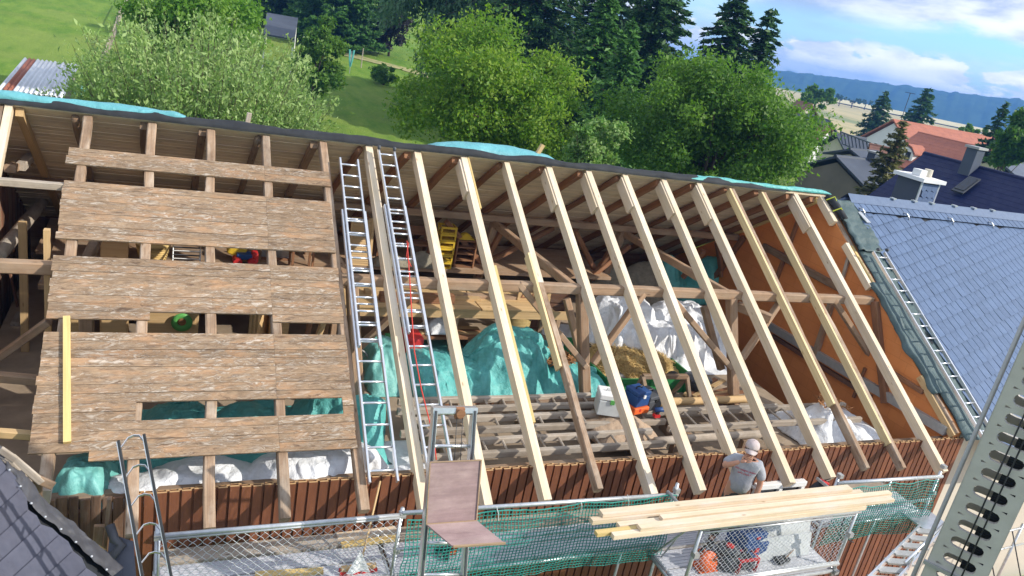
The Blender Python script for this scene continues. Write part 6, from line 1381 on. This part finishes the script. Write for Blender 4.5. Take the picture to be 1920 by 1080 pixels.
man = thing('person', 'man in grey t-shirt, pale cap and dark trousers rubbing his face on the scaffold', 'person', M=Mm)
Hh = 1.0
# skin surface: head, neck, arms, hands, legs
S = {}
vs_, es_, rs_ = [], [], []
def j(name, p, r_, par=None):
    S[name] = len(vs_); vs_.append(tuple(x*Hh for x in p)); rs_.append(r_)
    if par: es_.append((S[par], S[name]))
j('pelvis', (0, 0, .98), (.15, .11)); j('belly', (0, -.01, 1.12), (.15, .115), 'pelvis'); j('chest', (0, -.02, 1.32), (.16, .115), 'belly'); j('neckb', (0, -.035, 1.47), (.075, .075), 'chest'); j('neck', (0, -.07, 1.54), .056, 'neckb')
j('jaw', (0, -.105, 1.595), (.068, .075), 'neck'); j('skull', (0, -.115, 1.66), (.083, .098), 'jaw'); j('crown', (0, -.11, 1.725), (.072, .085), 'skull')
j('shl', (.155, -.025, 1.42), .062, 'chest'); j('ual', (.225, -.02, 1.30), .052, 'shl'); j('ell', (.255, -.01, 1.13), .043, 'ual'); j('fal', (.25, -.06, 1.02), .04, 'ell'); j('wrl', (.235, -.12, .91), .029, 'fal')
j('shr', (-.155, -.03, 1.42), .062, 'chest'); j('uar', (-.235, -.09, 1.35), .052, 'shr'); j('elr', (-.275, -.20, 1.33), .043, 'uar'); j('far', (-.19, -.26, 1.42), .04, 'elr'); j('wrr', (-.095, -.275, 1.505), .029, 'far')
for s, n in ((1, 'l'), (-1, 'r')):
    j('hip'+n, (.09*s, 0, .93), .10, 'pelvis'); j('knee'+n, (.11*s, -.02, .52), .065, 'hip'+n); j('ank'+n, (.12*s, .02, .10), .045, 'knee'+n); j('toe'+n, (.13*s, -.13, .045), .042, 'ank'+n)
body = bake(skin('body', vs_, es_, rs_, M['skin'], man, Mm))
def hand(nm, wr, d, palmn, spread, curl):
    # palm slab plus five separate finger chains rooted in it
    wr, d, palmn = V(wr), V(d).normalized(), V(palmn).normalized(); s_ = d.cross(palmn).normalized()
    v_, e_, r_ = [tuple(wr)], [], [.027]
    def add(p, r__, par): v_.append(tuple(p)); r_.append(r__); e_.append((par, len(v_)-1)); return len(v_)-1
    pm_ = add(wr+d*.045, (.042, .020), 0); pk = add(wr+d*.085, (.044, .017), pm_)
    bake(skin('hand', v_, e_, r_, M['skin'], man, Mm))
    for k, L_ in enumerate((.070, .078, .074, .058)):
        b0 = wr+d*.085+s_*(.031-.021*k); dd = (d+s_*spread*(1.5-k)*.12).normalized()
        p1 = b0+dd*L_*.42; p2 = p1+(dd*math.cos(curl)+palmn*math.sin(curl))*L_*.34; p3 = p2+(dd*math.cos(curl*1.9)+palmn*math.sin(curl*1.9))*L_*.28
        bake(skin('finger', [tuple(b0-dd*.015), tuple(p1), tuple(p2), tuple(p3)], [(0, 1), (1, 2), (2, 3)], [.0095, .009, .0085, .007], M['skin'], man, Mm, 0, 1))
    t0 = wr+d*.03+s_*.032; t1 = t0+(d*.55+s_*.75+palmn*.3).normalized()*.038; t2 = t1+(d*.85+s_*.2+palmn*.5).normalized()*.034
    bake(skin('thumb', [tuple(t0-s_*.01), tuple(t1), tuple(t2)], [(0, 1), (1, 2)], [.013, .0105, .0085], M['skin'], man, Mm, 0, 1))
hand('l', (.235, -.12, .91), (-.12, -.28, -.95), (-.9, -.2, .1), .5, .95)
hand('r', (-.095, -.275, 1.505), (.86, .12, .50), (.1, .9, .2), .8, .35)
W2 = lambda p: Mm @ V(p); R3 = Mm.to_3x3()
# face
MB().lathe(W2((0, -.205, 1.655)), [(.004, -.028), (.016, -.018), (.011, .01), (.005, .03)], 8, R3).build('nose', M['skin'], man, True)
for s in (-1, 1):
    MB().lathe(W2((s*.034, -.203, 1.675)), [(.002, -.008), (.011, 0), (.002, .008)], 10, R3).build('eye', M['hair'], man, True); MB().box(W2((s*.035, -.208, 1.697)), (.034, .01, .007), R3).build('eyebrow', M['hair'], man)
    b = MB(); b.lathe(W2((s*.086, -.10, 1.655)), [(.004, -.032), (.016, -.015), (.018, .015), (.006, .032)], 8, R3); b.build('ear', M['skin'], man, True)
MB().box(W2((0, -.195, 1.607)), (.05, .014, .012), R3).build('mouth', flat('lips', (.36, .13, .10)), man, bevel=.004)
b = MB(); b.lathe(W2((0, -.098, 1.645)), [(.09, 0), (.094, .04), (.09, .07)], 18, R3 @ Matrix.Diagonal((.95, 1.0, 1)) ); b.build('hair', M['hair'], man, True)
# cap with brim
b = MB(); b.lathe(W2((0, -.112, 1.688)), [(.101, 0), (.103, .03), (.092, .068), (.062, .094), (.02, .104), (.004, .105)], 22, R3 @ Matrix.Diagonal((.93, 1.08, 1))); cp = b.build('cap', M['capm'], man, True)
b = MB(); b.grid(12, 5, lambda u, w_: W2(((u-.5)*.17*(1-.25*w_), -.112-.10*math.sqrt(max(0, 1-((u-.5)*1.6)**2))-.075*w_*math.sqrt(max(.05, 1-((u-.5)*1.9)**2)), 1.692-.035*w_-.03*((u-.5)*2)**2))); o = b.build('brim', M['capm'], cp, True); s_ = o.modifiers.new('s', 'SOLIDIFY'); s_.thickness = .006
MB().lathe(W2((0, -.112, 1.795)), [(.008, -.004), (.01, 0), (.004, .006)], 8, R3).build('button', M['capm'], cp)
# t-shirt
vs_, es_, rs_ = [], [], []
j('a', (0, -.01, .90), (.175, .135)); j('b', (0, -.02, 1.08), (.17, .140), 'a'); j('c', (0, -.03, 1.26), (.178, .135), 'b'); j('d', (0, -.03, 1.38), (.172, .118), 'c'); j('e', (0, -.04, 1.47), (.082, .08), 'd')
j('sl', (.165, -.025, 1.415), .078, 'd'); j('sl2', (.232, -.02, 1.29), .073, 'sl'); j('sl3', (.245, -.018, 1.21), .071, 'sl2')
j('sr', (-.165, -.03, 1.415), .078, 'd'); j('sr2', (-.235, -.085, 1.36), .073, 'sr'); j('sr3', (-.262, -.155, 1.335), .068, 'sr2')
shirt = bake(skin('t_shirt', vs_, es_, rs_, M['shirt'], man, Mm))
for v_ in shirt.data.vertices:      # folds
    n_ = mnoise.noise(V((v_.co.x*7, v_.co.y*7, v_.co.z*16)))
    v_.co += v_.normal*(.008*n_)
tr_v = bvh = BVHTree.FromPolygons([v_.co.copy() for v_ in shirt.data.vertices], [tuple(p.vertices) for p in shirt.data.polygons])
for k, (s_t, zc, xc) in enumerate((('Wir steigen Jedem', 1.335, .01), ("auf's Dach !", 1.285, .005))):
    o = text('shirt_print', s_t, .038, Mm, flat('red_print', (.50, .03, .06), .8) if k == 0 else M['red'], shirt, .0008, .25)
    o.matrix_basis = Matrix.Identity(4)
    for v_ in o.data.vertices:
        x, z = v_.co.x+xc, v_.co.y+zc; h_ = bvh.ray_cast(V((x, -1, z)), V((0, 1, 0))); y = h_[0].y if h_[0] else -.16
        v_.co = V((x, y-.004-v_.co.z, z))
# trousers
vs_, es_, rs_ = [], [], []
j('p', (0, 0, 1.0), (.165, .125))
j('q', (0, .005, .92), (.17, .13), 'p')
for s, n in ((1, 'l'), (-1, 'r')): j('h'+n, (.095*s, 0, .80), .105, 'q'); j('k'+n, (.112*s, -.02, .50), .085, 'h'+n); j('f'+n, (.122*s, .02, .10), .075, 'k'+n)
bake(skin('trousers', vs_, es_, rs_, M['trousers'], man, Mm))
for s in (-1, 1):
    b = MB(); b.path([W2((.125*s, .06, .05)), W2((.128*s, 0, .055)), W2((.132*s, -.10, .045)), W2((.134*s, -.17, .038))], [.045, .055, .05, .034], 10); b.build('boot', M['black'], man, True)
b = MB(); b.lathe(W2((.237, -.113, .925)), [(.034, -.012), (.036, 0), (.034, .012)], 14, R3 @ Matrix.Rotation(.4, 3, 'X')); b.build('wrist_watch', M['galv'], man, True)
# ================================================================== air
M['hz'] = bpy.data.materials.new('haze'); M['hz'].use_nodes = True; ht = M['hz'].node_tree; ht.nodes.clear()
ho = ht.nodes.new('ShaderNodeOutputMaterial'); hv = ht.nodes.new('ShaderNodeVolumePrincipled'); hv.inputs['Color'].default_value = (.16, .43, 1, 1); hv.inputs['Density'].default_value = .0005; hv.inputs['Anisotropy'].default_value = .1
ht.links.new(hv.outputs[0], ho.inputs['Volume'])
b = MB(); b.box((0, 0, 0), (4600, 4600, 104)); o = b.build('haze', M['hz']); o.matrix_basis = Matrix.Translation((0, 0, -14)); tag(o, kind='stuff')
